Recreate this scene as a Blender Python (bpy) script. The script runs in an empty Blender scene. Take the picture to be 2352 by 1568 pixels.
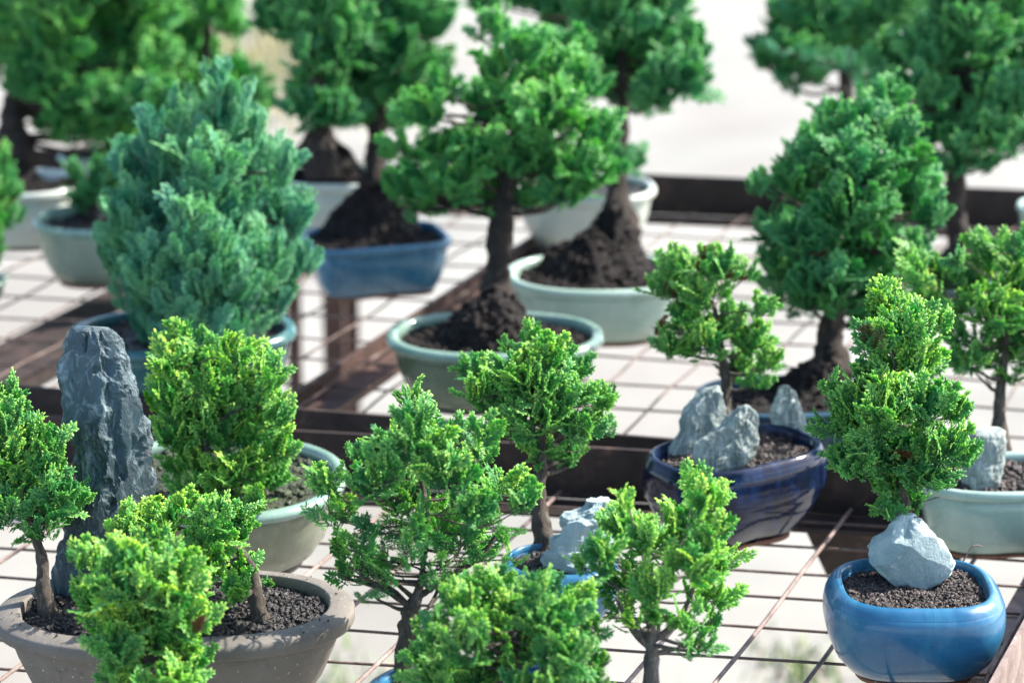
import bpy, math, random
import numpy as np
from mathutils import Vector, Matrix, noise

# ------------------------------------------------------------------ camera, light, exposure
scene = bpy.context.scene
COL = scene.collection
CAM_Z, TABLE_Z = 1.65, 0.75
PITCH = math.radians(17.2)
LENS = 100.0
F = LENS / 36.0 * 2352.0            # focal length in photo units (photo read at 2352 x 1568)
SP, CP = math.sin(PITCH), math.cos(PITCH)

cam_d = bpy.data.cameras.new('camera'); cam = bpy.data.objects.new('camera', cam_d); COL.objects.link(cam)
cam.location = (0, 0, CAM_Z); cam.rotation_euler = (math.radians(90) - PITCH, 0, 0)
cam_d.lens = LENS; cam_d.sensor_width = 36.0; cam_d.clip_start = 0.05; cam_d.clip_end = 500
cam_d.dof.use_dof = True; cam_d.dof.focus_distance = 2.15; cam_d.dof.aperture_fstop = 5.8
cam_d.dof.aperture_blades = 0
scene.camera = cam

SUN_DIR = Vector((0.86, 0.33, 0.86)).normalized()      # towards the sun: right of and behind the plants
world = bpy.data.worlds.new('World'); scene.world = world; world.use_nodes = True
wn = world.node_tree; wn.nodes.clear()
wo = wn.nodes.new('ShaderNodeOutputWorld'); wb = wn.nodes.new('ShaderNodeBackground'); sk = wn.nodes.new('ShaderNodeTexSky')
sk.sky_type = 'NISHITA'; sk.sun_disc = False
sk.sun_elevation = math.asin(SUN_DIR.z); sk.sun_rotation = math.atan2(SUN_DIR.x, SUN_DIR.y)
sk.air_density = 1.0; sk.dust_density = 1.5; sk.ozone_density = 1.0
wb.inputs['Strength'].default_value = 0.15
wn.links.new(sk.outputs[0], wb.inputs[0]); wn.links.new(wb.outputs[0], wo.inputs[0])
sl = bpy.data.lights.new('sun', 'SUN'); sl.energy = 4.6; sl.angle = math.radians(0.6); sl.color = (1.0, 0.93, 0.84)
so = bpy.data.objects.new('sun', sl); COL.objects.link(so)
so.rotation_euler = SUN_DIR.to_track_quat('Z', 'Y').to_euler(); so.location = (3, 3, 6)
vs = scene.view_settings
vs.view_transform = 'Standard'; vs.look = 'None'; vs.exposure = 1.5; vs.gamma = 1.0; vs.use_curve_mapping = False
scene.cycles.max_bounces = 9; scene.cycles.diffuse_bounces = 7; scene.cycles.transparent_max_bounces = 8

# ------------------------------------------------------------------ helpers
def ray(x, y):
    u = (x - 1176.0) / F; v = (y - 784.0) / F
    return Vector((u, CP - v * SP, -(SP + v * CP)))
def on_plane(x, y, z):
    r = ray(x, y); t = (CAM_Z - z) / -r.z
    return Vector((r.x * t, r.y * t, z))
def at_depth(x, y, t):
    r = ray(x, y); return Vector((0, 0, CAM_Z)) + r * t
def depth_of(p):
    return p.y * CP - (p.z - CAM_Z) * SP

def tag(o, label=None, cat=None, group=None, kind=None):
    if label: o['label'] = label
    if cat: o['category'] = cat
    if group: o['group'] = group
    if kind: o['kind'] = kind
    return o
def thing(name, loc, label, cat, group=None):
    o = bpy.data.objects.new(name, None); COL.objects.link(o); o.location = loc
    o.empty_display_size = 0.02
    return tag(o, label, cat, group)
def mesh_obj(name, V, Fq, mat, parent=None, smooth=True, attrs=None):
    """V (n,3) world coordinates; Fq list of faces or (m,4) array"""
    V = np.asarray(V, dtype=np.float64).copy()
    if parent is not None: V -= np.array(parent.location)
    me = bpy.data.meshes.new(name)
    if isinstance(Fq, np.ndarray):
        m, k = Fq.shape
        me.vertices.add(len(V)); me.loops.add(m * k); me.polygons.add(m)
        me.vertices.foreach_set('co', V.astype(np.float32).ravel())
        me.loops.foreach_set('vertex_index', Fq.astype(np.int32).ravel())
        me.polygons.foreach_set('loop_start', np.arange(0, m * k, k, dtype=np.int32))
        me.update(calc_edges=True)
    else:
        me.from_pydata([tuple(v) for v in V], [], [tuple(f) for f in Fq]); me.update()
    me.polygons.foreach_set('use_smooth', np.full(len(me.polygons), smooth))
    for k, a in (attrs or {}).items():
        at = me.attributes.new(k, 'FLOAT', 'POINT'); at.data.foreach_set('value', np.asarray(a, dtype=np.float32))
    me.materials.append(mat)
    o = bpy.data.objects.new(name, me); COL.objects.link(o)
    if parent is not None: o.parent = parent
    return o

# ------------------------------------------------------------------ materials
def new_mat(name):
    m = bpy.data.materials.new(name); m.use_nodes = True
    nt = m.node_tree; nt.nodes.clear()
    out = nt.nodes.new('ShaderNodeOutputMaterial')
    return m, nt, out
def N(nt, kind, **kw):
    n = nt.nodes.new(kind)
    for k, v in kw.items():
        if k in n.inputs: n.inputs[k].default_value = v
        else: setattr(n, k, v)
    return n
def ramp(nt, src, stops):
    r = nt.nodes.new('ShaderNodeValToRGB'); e = r.color_ramp.elements
    while len(e) < len(stops): e.new(0.5)
    for i, (p, c) in enumerate(stops):
        e[i].position = p; e[i].color = (c[0], c[1], c[2], 1) if hasattr(c, '__len__') else (c, c, c, 1)
    nt.links.new(src, r.inputs[0]); return r.outputs[0]
def mixc(nt, fac, a, b, mode='MIX'):
    m = nt.nodes.new('ShaderNodeMix'); m.data_type = 'RGBA'; m.blend_type = mode
    for s, i in ((fac, 0), (a, 6), (b, 7)):
        if hasattr(s, 'is_linked') or hasattr(s, 'links'): nt.links.new(s, m.inputs[i])
        else: m.inputs[i].default_value = s if i == 0 else (s[0], s[1], s[2], 1)
    return m.outputs[2]
def coords(nt, scale=(1, 1, 1)):
    tc = nt.nodes.new('ShaderNodeTexCoord'); mp = nt.nodes.new('ShaderNodeMapping')
    nt.links.new(tc.outputs['Object'], mp.inputs[0]); mp.inputs['Scale'].default_value = scale
    return mp.outputs[0]
def noise_n(nt, vec, scale, detail=4, rough=0.55, dist=0.0):
    n = nt.nodes.new('ShaderNodeTexNoise'); nt.links.new(vec, n.inputs['Vector'])
    n.inputs['Scale'].default_value = scale; n.inputs['Detail'].default_value = detail
    n.inputs['Roughness'].default_value = rough; n.inputs['Distortion'].default_value = dist
    return n.outputs['Fac']
def bump(nt, h, strength, dist, bsdf):
    b = nt.nodes.new('ShaderNodeBump'); b.inputs['Strength'].default_value = strength; b.inputs['Distance'].default_value = dist
    nt.links.new(h, b.inputs['Height']); nt.links.new(b.outputs[0], bsdf.inputs['Normal'])

def foliage_mat(name, base, mid, tip, transl=0.32, rough=0.33, brown=0.03):
    m, nt, out = new_mat(name)
    a = N(nt, 'ShaderNodeAttribute', attribute_name='tip'); b = N(nt, 'ShaderNodeAttribute', attribute_name='rnd')
    col = ramp(nt, a.outputs['Fac'], [(0.0, base), (0.5, mid), (0.74, [mid[i] * .6 + tip[i] * .4 for i in range(3)]), (.95, tip)])  # pale tips: new growth, plus the glow of sunlit tips put into the colour
    hue = ramp(nt, b.outputs['Fac'], [(0.0, (0.62, 0.80, 0.95)), (0.5, (1, 1, 1)), (1.0, (1.25, 1.08, 0.8))])
    col = mixc(nt, 1.0, col, hue, 'MULTIPLY')
    br = ramp(nt, b.outputs['Fac'], [(0.0, 1), (brown, 1), (min(brown + 0.001, .99), 0), (1, 0)])
    col = mixc(nt, br, col, (0.16, 0.07, 0.025))
    p = N(nt, 'ShaderNodeBsdfPrincipled', Roughness=rough); p.inputs['Specular IOR Level'].default_value = 0.6
    t = N(nt, 'ShaderNodeBsdfTranslucent')
    tcol = mixc(nt, 1.0, col, (1.2, 1.25, 0.6), 'MULTIPLY')
    nt.links.new(col, p.inputs['Base Color']); nt.links.new(tcol, t.inputs['Color'])
    mx = N(nt, 'ShaderNodeMixShader'); mx.inputs[0].default_value = transl
    nt.links.new(p.outputs[0], mx.inputs[1]); nt.links.new(t.outputs[0], mx.inputs[2]); nt.links.new(mx.outputs[0], out.inputs[0])
    return m
def glaze_mat(name, dark, light, pale=None, rough=0.18, speck=(0.02, 0.02, 0.02), speck_amt=0.5, drip=1.0, lime=.28, coat=.35):
    """glazed stoneware: colour pools and streaks, iron specks, thin pale glaze at places"""
    m, nt, out = new_mat(name); v = coords(nt); vs_ = coords(nt, (1, 1, 0.35))
    col = ramp(nt, noise_n(nt, v, 26, 5, .6, .6), [(0.25, dark), (0.75, light)])
    if pale: col = mixc(nt, ramp(nt, noise_n(nt, vs_, 30 * drip, 5, .65, 1.2), [(0.5, 0), (0.78, 0.55)]), col, pale)
    sp = ramp(nt, noise_n(nt, v, 330, 1, .4), [(0.735, 0), (0.765, speck_amt)])
    col = mixc(nt, sp, col, speck)
    col = mixc(nt, ramp(nt, noise_n(nt, v, 14, 8, .75, 1.0), [(0.55, 0), (0.75, lime)]), col, (.42, .46, .45))
    p = N(nt, 'ShaderNodeBsdfPrincipled', Roughness=rough); p.inputs['Coat Weight'].default_value = coat; p.inputs['Specular IOR Level'].default_value = .5 if coat > .2 else .32
    p.inputs['Coat Roughness'].default_value = 0.07
    nt.links.new(col, p.inputs['Base Color'])
    r = ramp(nt, noise_n(nt, v, 60, 4, .6), [(0.3, rough * .8), (0.7, rough * 1.9)]); nt.links.new(r, p.inputs['Roughness'])
    bump(nt, noise_n(nt, v, 38, 4, .5), 0.14, 0.004, p)
    nt.links.new(p.outputs[0], out.inputs[0]); return m
def clay_mat(name, a, b, rough=0.72, speck=(0.5, 0.48, 0.45), sp_amt=.7):
    m, nt, out = new_mat(name); v = coords(nt)
    col = ramp(nt, noise_n(nt, v, 22, 6, .65, .4), [(0.3, a), (0.72, b)])
    col = mixc(nt, ramp(nt, noise_n(nt, coords(nt, (1, 1, .5)), 45, 4, .7, 2.5), [(0.60, 0), (0.68, .45)]), col, [c * .45 for c in a])
    col = mixc(nt, ramp(nt, noise_n(nt, v, 420, 1, .3), [(0.73, 0), (0.76, sp_amt)]), col, speck)
    p = N(nt, 'ShaderNodeBsdfPrincipled', Roughness=rough); nt.links.new(col, p.inputs['Base Color'])
    bump(nt, noise_n(nt, v, 240, 4, .6), 0.25, 0.0015, p)
    nt.links.new(p.outputs[0], out.inputs[0]); return m
def soil_mat(name, a, b, c, spec=.5, rough=.36):
    m, nt, out = new_mat(name); v = coords(nt)
    rn = N(nt, 'ShaderNodeAttribute', attribute_name='rnd')
    col = ramp(nt, noise_n(nt, v, 190, 5, .7), [(0.3, a), (0.6, b), (0.78, c)])
    col = mixc(nt, ramp(nt, rn.outputs['Fac'], [(0.0, 0), (0.8, 0.25), (0.97, .5), (1.0, 0.9)]), col, c)
    p = N(nt, 'ShaderNodeBsdfPrincipled', Roughness=rough); nt.links.new(col, p.inputs['Base Color'])
    p.inputs['Specular IOR Level'].default_value = spec
    bump(nt, noise_n(nt, v, 330, 5, .7), 0.9, 0.003, p)
    nt.links.new(p.outputs[0], out.inputs[0]); return m
def rock_mat(name, dark, mid, vein, vscale=60, rough=0.6, vein_amt=.8, stretch=(1, 1, .35)):
    m, nt, out = new_mat(name); v = coords(nt); v2 = coords(nt, stretch)
    col = ramp(nt, noise_n(nt, v2, 30, 6, .65, .8), [(0.3, dark), (0.68, mid)])
    ve = ramp(nt, noise_n(nt, v2, vscale, 7, .75, 2.0), [(0.53, 0), (0.60, vein_amt * .35), (0.68, vein_amt)])
    col = mixc(nt, ve, col, vein)
    at = N(nt, 'ShaderNodeAttribute', attribute_name='ridge')       # worn, bleached arrises
    col = mixc(nt, ramp(nt, at.outputs['Fac'], [(0.55, 0), (0.95, .65)]), col, vein)
    p = N(nt, 'ShaderNodeBsdfPrincipled', Roughness=rough); nt.links.new(col, p.inputs['Base Color'])
    bump(nt, noise_n(nt, v2, 150, 8, .7, .5), 0.7, 0.004, p)
    nt.links.new(p.outputs[0], out.inputs[0]); return m
def bark_mat(name, a, b, c):
    m, nt, out = new_mat(name); v = coords(nt, (1, 1, .3))
    col = ramp(nt, noise_n(nt, v, 160, 6, .7, .8), [(0.3, a), (0.55, b), (0.75, c)])
    p = N(nt, 'ShaderNodeBsdfPrincipled', Roughness=0.85); nt.links.new(col, p.inputs['Base Color'])
    bump(nt, noise_n(nt, v, 260, 6, .75, .5), 1.0, 0.004, p)
    nt.links.new(p.outputs[0], out.inputs[0]); return m
def rust_mat(name, a, b, c, rough=.7):
    m, nt, out = new_mat(name); v = coords(nt)
    col = ramp(nt, noise_n(nt, v, 34, 7, .7, .6), [(0.3, a), (0.55, b), (0.75, c)])
    p = N(nt, 'ShaderNodeBsdfPrincipled', Roughness=rough, Metallic=0.15); nt.links.new(col, p.inputs['Base Color'])
    bump(nt, noise_n(nt, v, 300, 5, .7), 0.5, 0.002, p)
    nt.links.new(p.outputs[0], out.inputs[0]); return m

M = {}
M['fol'] = foliage_mat('cypress_green', (0.042, 0.21, 0.075), (0.125, 0.46, 0.12), (0.74, 0.90, 0.28), transl=.52)
M['fol_deep'] = foliage_mat('cypress_deep_green', (0.026, 0.175, 0.075), (0.080, 0.38, 0.135), (0.36, 0.70, 0.28), transl=.5)
M['fol_mid'] = foliage_mat('cypress_mid_green', (0.032, 0.20, 0.078), (0.095, 0.44, 0.13), (0.48, 0.80, 0.28), transl=.52)
M['fol_yel'] = foliage_mat('cypress_golden_green', (0.055, 0.25, 0.085), (0.17, 0.53, 0.13), (0.88, 0.95, 0.30), transl=.54)
M['fol_brown'] = foliage_mat('cypress_green_with_dead_sprays', (0.045, 0.22, 0.08), (0.13, 0.47, 0.12), (0.74, 0.90, 0.26), transl=.5, brown=.10)
M['fol_blue'] = foliage_mat('cypress_blue_green', (0.045, 0.25, 0.155), (0.11, 0.44, 0.27), (0.48, 0.82, 0.50), transl=.42, brown=.01)
M['bark'] = bark_mat('bark_grey', (0.022, 0.017, 0.012), (0.095, 0.078, 0.06), (0.28, 0.26, 0.22))
M['bark_pale'] = bark_mat('bark_pale_grey', (0.06, 0.05, 0.045), (0.20, 0.175, 0.155), (0.42, 0.40, 0.37))
M['bark_dark'] = bark_mat('bark_dark', (0.008, 0.006, 0.005), (0.035, 0.024, 0.018), (0.12, 0.085, 0.06))
M['soil'] = soil_mat('potting_soil_dark', (0.004, 0.0035, 0.0035), (0.012, 0.010, 0.010), (0.07, 0.058, 0.055))
M['soil_red'] = soil_mat('potting_soil_brown', (0.005, 0.004, 0.0035), (0.018, 0.012, 0.011), (0.15, 0.105, 0.095))
M['soil_black'] = soil_mat('root_mound_soil', (0.0025, 0.0018, 0.0016), (0.007, 0.0045, 0.0045), (0.035, 0.022, 0.019), .25, .65)
M['moss'] = soil_mat('mossy_soil', (0.01, 0.012, 0.006), (0.03, 0.045, 0.014), (0.11, 0.14, 0.06))
M['slate'] = rock_mat('dark_slate', (0.012, 0.030, 0.038), (0.045, 0.088, 0.102), (0.42, 0.52, 0.54), 46, .45, .6)
M['pale_rock'] = rock_mat('pale_green_rock', (0.20, 0.29, 0.30), (0.36, 0.46, 0.46), (0.72, 0.76, 0.72), 40, .6, .7, (1, 1, .8))
M['crag_rock'] = rock_mat('streaky_grey_rock', (0.045, 0.07, 0.065), (0.42, 0.50, 0.47), (0.78, 0.80, 0.72), 70, .7, .85, (1, 1, .12))
M['blue'] = glaze_mat('blue_glaze', (0.007, 0.075, 0.17), (0.020, 0.145, 0.275), (0.06, 0.25, 0.35), .24, lime=.16)
M['navy'] = glaze_mat('navy_glaze', (0.003, 0.005, 0.013), (0.006, 0.013, 0.04), (0.02, 0.06, 0.18), .08, lime=.0, coat=.08, drip=1.5)
M['teal'] = glaze_mat('teal_glaze', (0.018, 0.085, 0.095), (0.045, 0.16, 0.165), (0.22, 0.30, 0.27), .2)
M['deep'] = glaze_mat('dark_blue_glaze', (0.01, 0.035, 0.06), (0.03, 0.09, 0.14), (0.10, 0.22, 0.27), .2)
M['celadon'] = glaze_mat('celadon_glaze', (0.06, 0.10, 0.065), (0.11, 0.16, 0.105), (0.19, 0.25, 0.18), .25)
M['olive'] = glaze_mat('olive_cream_glaze', (0.12, 0.135, 0.085), (0.20, 0.215, 0.14), (0.31, 0.33, 0.24), .25)
M['steel'] = glaze_mat('blue_grey_glaze', (0.02, 0.09, 0.17), (0.04, 0.16, 0.26), (0.10, 0.24, 0.32), .2)
M['greygreen'] = glaze_mat('grey_green_glaze', (0.17, 0.23, 0.18), (0.25, 0.31, 0.25), (0.33, 0.38, 0.31), .25)
M['celadon_rim'] = glaze_mat('celadon_rim_glaze', (0.13, 0.22, 0.175), (0.21, 0.33, 0.27), (0.36, 0.47, 0.40), .2)
M['mint'] = glaze_mat('mint_glaze', (0.25, 0.37, 0.31), (0.34, 0.46, 0.40), (0.48, 0.56, 0.50), .2, speck=(.2, .12, .06), speck_amt=.3)
M['cream'] = glaze_mat('cream_glaze', (0.36, 0.42, 0.38), (0.50, 0.53, 0.47), (0.62, 0.62, 0.55), .28, speck=(.2, .15, .1), speck_amt=.3)
M['clay'] = clay_mat('grey_brown_clay', (0.11, 0.098, 0.082), (0.175, 0.158, 0.135))
M['redclay'] = clay_mat('red_clay', (0.14, 0.055, 0.03), (0.26, 0.12, 0.07))
M['rod'] = rust_mat('rusty_rod', (0.045, 0.028, 0.02), (0.13, 0.09, 0.075), (0.34, 0.27, 0.24))
M['iron'] = rust_mat('rusty_iron', (0.012, 0.008, 0.007), (0.033, 0.021, 0.018), (0.12, 0.068, 0.052))
M['iron_pale'] = rust_mat('weathered_iron', (0.10, 0.07, 0.06), (0.24, 0.18, 0.16), (0.42, 0.36, 0.33))
M['legs'] = rust_mat('red_brown_iron', (0.030, 0.016, 0.012), (0.075, 0.038, 0.029), (0.20, 0.12, 0.095))

# ------------------------------------------------------------------ ground
def ground():
    m, nt, out = new_mat('pale_concrete'); v = coords(nt)
    c = ramp(nt, noise_n(nt, v, 1.3, 6, .6, .4), [(0.3, (0.185, 0.178, 0.153)), (0.7, (0.29, 0.278, 0.243))])
    c = mixc(nt, ramp(nt, noise_n(nt, v, 9, 6, .7, .8), [(0.52, 0), (0.75, .35)]), c, (0.17, 0.18, 0.14))
    c = mixc(nt, ramp(nt, noise_n(nt, v, 2.3, 3, .5, 1.5), [(0.62, 0), (0.72, .4)]), c, (0.22, 0.18, 0.15))
    c = mixc(nt, ramp(nt, noise_n(nt, v, .9, 6, .65, .9), [(0.48, 0), (0.64, .55)]), c, (0.19, 0.165, 0.14))  # broad mottling, also puts tree shade into the concrete colour
    p = N(nt, 'ShaderNodeBsdfPrincipled', Roughness=.62); nt.links.new(c, p.inputs['Base Color'])
    bump(nt, noise_n(nt, v, 60, 6, .7), .3, .004, p); nt.links.new(p.outputs[0], out.inputs[0])
    V = [(-150, -150, 0), (150, -150, 0), (150, 150, 0), (-150, 150, 0)]
    o = mesh_obj('ground', V, [(0, 1, 2, 3)], m, smooth=False)
    tag(o, 'pale sunlit concrete ground under and beyond the tables', 'ground', kind='structure')
ground()

# ------------------------------------------------------------------ generic shapes
def tube(pts, rad, seg=8, jit=0.0, seed=0, cap=True):
    """tapered tube through pts; returns V, quads"""
    rng = np.random.RandomState(seed); P = [Vector(p) for p in pts]; n = len(P); V = []; Q = []
    up = Vector((0.3, 1, 0.1)).normalized()
    for i, p in enumerate(P):
        d = (P[min(i + 1, n - 1)] - P[max(i - 1, 0)]).normalized()
        a = d.cross(up)
        if a.length < 1e-3: a = d.cross(Vector((1, 0, 0)))
        a.normalize(); b = d.cross(a)
        for k in range(seg):
            th = 2 * math.pi * k / seg; r = rad[i] * (1 + jit * (noise.noise(Vector((k * 1.7, i * .45, seed * 3.1))) * 1.6))
            V.append(p + (a * math.cos(th) + b * math.sin(th)) * r)
    for i in range(n - 1):
        for k in range(seg):
            k2 = (k + 1) % seg
            Q.append((i * seg + k, i * seg + k2, (i + 1) * seg + k2, (i + 1) * seg + k))
    if cap:
        V.append(P[-1]); c = len(V) - 1; V.append(P[0]); c0 = len(V) - 1
        for k in range(seg):
            k2 = (k + 1) % seg
            Q.append(((n - 1) * seg + k, (n - 1) * seg + k2, c, c)); Q.append((k2, k, c0, c0))
    return np.array([tuple(v) for v in V]), Q
def smooth_path(pts, rad, sub=5):
    """Catmull-Rom"""
    P = [Vector(p) for p in pts]; n = len(P); O = []; R = []
    for i in range(n - 1):
        p0, p1, p2, p3 = P[max(i - 1, 0)], P[i], P[i + 1], P[min(i + 2, n - 1)]
        for s in range(sub):
            u = s / sub
            O.append(0.5 * ((2 * p1) + (p2 - p0) * u + (2 * p0 - 5 * p1 + 4 * p2 - p3) * u * u + (3 * p1 - p0 - 3 * p2 + p3) * u ** 3))
            R.append(rad[i] * (1 - u) + rad[i + 1] * u)
    O.append(P[-1]); R.append(rad[-1]); return O, R
class MB:
    def __init__(s): s.V = []; s.F = []; s.n = 0
    def add(s, V, Fq):
        s.V.append(np.asarray(V, float)); s.F += [tuple(dict.fromkeys(i + s.n for i in f)) for f in Fq]; s.n += len(V)
    def bar(s, a, b, half_side, zlo, zhi, side=None):
        """box from a to b; cross direction side, from zlo to zhi"""
        a = Vector(a); b = Vector(b); d = (b - a).normalized(); w = side if side else Vector((-d.y, d.x, 0)).normalized()
        lo, hi = (half_side if isinstance(half_side, tuple) else (-half_side, half_side))
        V = []
        for p in (a, b):
            for w_ in (lo, hi):
                for z in (zlo, zhi): V.append(Vector((p.x + w.x * w_, p.y + w.y * w_, p.z + z)))
        s.add([tuple(v) for v in V], [(0, 1, 3, 2), (4, 6, 7, 5), (0, 4, 5, 1), (2, 3, 7, 6), (0, 2, 6, 4), (1, 5, 7, 3)])
    def build(s, name, mat, parent=None, smooth=False):
        return mesh_obj(name, np.concatenate(s.V), s.F, mat, parent, smooth)

# ------------------------------------------------------------------ pots
POTS = {}
PROF = {   # (radius factor, height factor), outer face from foot to rim
    'bowl': dict(foot=.66, body=[(.64, .05), (.73, .13), (.83, .32), (.89, .55), (.925, .78), (.935, .86)],
                 rim=[(.925, .855), (.985, .875), (1.0, .91), (.998, .95), (.975, .985), (.94, 1.0), (.90, .985), (.885, .94)], inner=.875),
    'deep': dict(foot=.74, body=[(.72, .05), (.78, .10), (.85, .30), (.91, .6), (.94, .86)],
                 rim=[(.93, .855), (.99, .87), (1.0, .90), (1.0, .96), (.98, .99), (.945, 1.0), (.91, .985), (.90, .94)], inner=.89),
    'wide': dict(foot=.68, body=[(.66, .04), (.72, .10), (.82, .34), (.885, .60), (.915, .76), (.918, .82)],
                 rim=[(.915, .815), (.975, .815), (.992, .835), (1.0, .86), (1.0, .93), (.992, .955), (.98, .968), (.872, 1.0), (.86, .995), (.852, .94)], inner=.84),
    'round': dict(foot=.66, body=[(.64, .05), (.76, .11), (.88, .25), (.955, .42), (.985, .54), (1.0, .64), (1.0, .74), (.985, .83), (.955, .90)],
                  rim=[(.955, .90), (.925, .945), (.885, .98), (.845, 1.0), (.815, 1.003), (.797, .985), (.79, .94)], inner=.78),
    'boat': dict(foot=.62, body=[(.60, .05), (.72, .13), (.86, .32), (.95, .50), (.955, .53), (.985, .56), (1.0, .68), (.995, .71), (1.0, .74), (.985, .86), (.96, .93)],
                 rim=[(.96, .93), (.93, .985), (.895, 1.0), (.865, .985), (.855, .94)], inner=.845),
}
def se(th, a, b, n):
    c, s = math.cos(th), math.sin(th)
    r = (abs(c) ** n + abs(s) ** n) ** (-1.0 / n)
    return a * c * r, b * s * r
def ring_loft(prof, cx, cy, z0, a, b, n, rot, h, seg=96, closed=False, wob=0.0):
    V = []; Q = []; cr, sr = math.cos(rot), math.sin(rot)
    for (rf, zf) in prof:
        for k in range(seg):
            x, y = se(2 * math.pi * k / seg, a, b, n)
            # inset by constant amount relative to a so walls keep even thickness
            L = math.hypot(x, y); ins = (1 - rf) * a; f = (L - ins) / L
            w = 1 + wob * noise.noise(Vector((x * 18, y * 18, zf * 2 + z0)))
            x *= f * w; y *= f * w
            V.append((cx + x * cr - y * sr, cy + x * sr + y * cr, z0 + zf * h))
    m = len(prof)
    for i in range(m - 1 + (1 if closed else 0)):
        i2 = (i + 1) % m
        for k in range(seg):
            k2 = (k + 1) % seg
            Q.append((i * seg + k, i * seg + k2, i2 * seg + k2, i2 * seg + k))
    return V, Q
ICO = None
def granules(rng, n, sampler, size, flat=.8):
    """little lumps of grit"""
    base = np.array([(0, 0, 1), (.894, 0, .447), (.276, .851, .447), (-.724, .526, .447), (-.724, -.526, .447), (.276, -.851, .447),
                     (.724, .526, -.447), (-.276, .851, -.447), (-.894, 0, -.447), (-.276, -.851, -.447), (.724, -.526, -.447), (0, 0, -1)])
    fc = [(0,1,2),(0,2,3),(0,3,4),(0,4,5),(0,5,1),(1,6,2),(2,6,7),(2,7,3),(3,7,8),(3,8,4),(4,8,9),(4,9,5),(5,9,10),(5,10,1),(1,10,6),(6,11,7),(7,11,8),(8,11,9),(9,11,10),(10,11,6)]
    V = []; Fc = []; R = []
    for i in range(n):
        p = sampler(rng)
        if p is None: continue
        s = size * (0.35 + rng.rand() ** 2 * 1.3)
        q = Matrix.Rotation(rng.rand() * 6.3, 3, Vector(rng.normal(size=3)).normalized())
        B = base * (1 + .3 * rng.normal(size=(12, 1))) * np.array([1, .75, flat]) * s
        B = B @ np.array(q).T + np.array(p)
        o = 12 * (len(V)); V.append(B); Fc += [(a + o, b + o, c + o) for a, b, c in fc]; R += [rng.rand()] * 12
    return V, Fc, R
def pot(key, cx, cy, wid, k, shape, aspect, n, rot, mats, label, soil='soil', mound=None, name='bonsai_pot', grit=500, gsize=.0028,
        soil_level=.86, cat='pot', soil_label=None, z0=TABLE_Z + .008, wob=0.0):
    """cx,cy,wid: rim centre and apparent width in the photo; k = height/width"""
    rot = math.radians(rot)
    r = ray(cx, cy); t = (CAM_Z - z0) / (-r.z + k * wid / F)
    C = Vector((0, 0, CAM_Z)) + r * t; W = wid * t / F; h = k * W
    app = math.sqrt(math.cos(rot) ** 2 + (aspect * math.sin(rot)) ** 2) if n < 3 else min(1.0, (abs(math.cos(rot)) ** 1.3 + (aspect * abs(math.sin(rot))) ** 1.3) ** (1 / 1.3))
    a = W / 2 / app; b = a * aspect
    pr = PROF[shape]; th = thing(name, (C.x, C.y, z0), label, cat)
    body_m, rim_m, foot_m = mats
    # foot ring
    V, Q = ring_loft([(pr['foot'] - .04, 0), (pr['foot'], 0.0), (pr['foot'] + .005, .05), (pr['foot'] - .04, .052)], C.x, C.y, z0, a, b, n, rot, h, closed=True)
    mesh_obj('foot', V, Q, M[foot_m], th)
    body = pr['body']; rim = pr['rim']
    bi = [(pr['inner'] - .0, .90), (pr['inner'] - .02, .5), (pr['inner'] - .1, .15)]
    V, Q = ring_loft([(.02, .055)] + [(body[0][0] * .6, .05)] + body + [(body[-1][0] - .001, body[-1][1] + .0005), (pr['inner'] + .001, body[-1][1]), (pr['inner'], body[-1][1] - .002)] + [(pr['inner'] - .02, .5), (pr['inner'] - .12, .16), (.02, .14)], C.x, C.y, z0, a, b, n, rot, h, wob=wob)
    mesh_obj('body', V, Q, M[body_m], th)
    V, Q = ring_loft([(x, y + .002) for x, y in rim] + [(pr['inner'] + .002, rim[0][1] + .004), (pr['inner'] + .003, rim[0][1] + .0022), (rim[0][0] - .004 * 0 - (rim[1][0] - rim[0][0]) * .03, rim[0][1] + .002 - (rim[1][1] - rim[0][1]) * .03)], C.x, C.y, z0, a, b, n, rot, h, closed=True, wob=wob)
    mesh_obj('rim', V, Q, M[rim_m], th)
    # soil surface (polar grid), with optional mounds
    sz = z0 + soil_level * h; rng = np.random.RandomState(abs(hash(key)) % 1000 if False else sum(map(ord, key)))
    mounds = []
    for (mx, my, mr, mh) in (mound or []):
        q = on_plane(mx, my, sz); mounds.append((q.x, q.y, mr * t / F, mh * t / F))
    cr, sr = math.cos(rot), math.sin(rot)
    def hz(x, y):
        z = sz + .004 * noise.fractal(Vector((x * 45, y * 45, 1.3)), 1.0, 2.0, 4)
        for (ux, uy, mr, mh) in mounds:
            d = math.hypot(x - ux, y - uy) / mr
            if d < 1.25:
                e = max(0., 1 - (d / 1.25) ** 2.0)
                z += mh * e * (1 + .35 * noise.noise(Vector((x * 40, y * 40, 4.)))) + .006 * noise.noise(Vector((x * 120, y * 120, 2.))) * min(1, e * 3)
        return z
    NR, NS = 34, 110; V = [(C.x, C.y, hz(C.x, C.y))]; Q = []
    inn = (1 - pr['inner']) * a
    for i in range(1, NR + 1):
        for kk in range(NS):
            x, y = se(2 * math.pi * kk / NS, a, b, n); L = math.hypot(x, y); f = (L - inn + .0008) / L * (i / NR)
            X = C.x + x * f * cr - y * f * sr; Y = C.y + x * f * sr + y * f * cr
            V.append((X, Y, hz(X, Y)))
    for kk in range(NS): Q.append((0, 1 + kk, 1 + (kk + 1) % NS))
    for i in range(NR - 1):
        for kk in range(NS):
            k2 = (kk + 1) % NS; o = 1 + i * NS
            Q.append((o + kk, o + NS + kk, o + NS + k2, o + k2))
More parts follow.
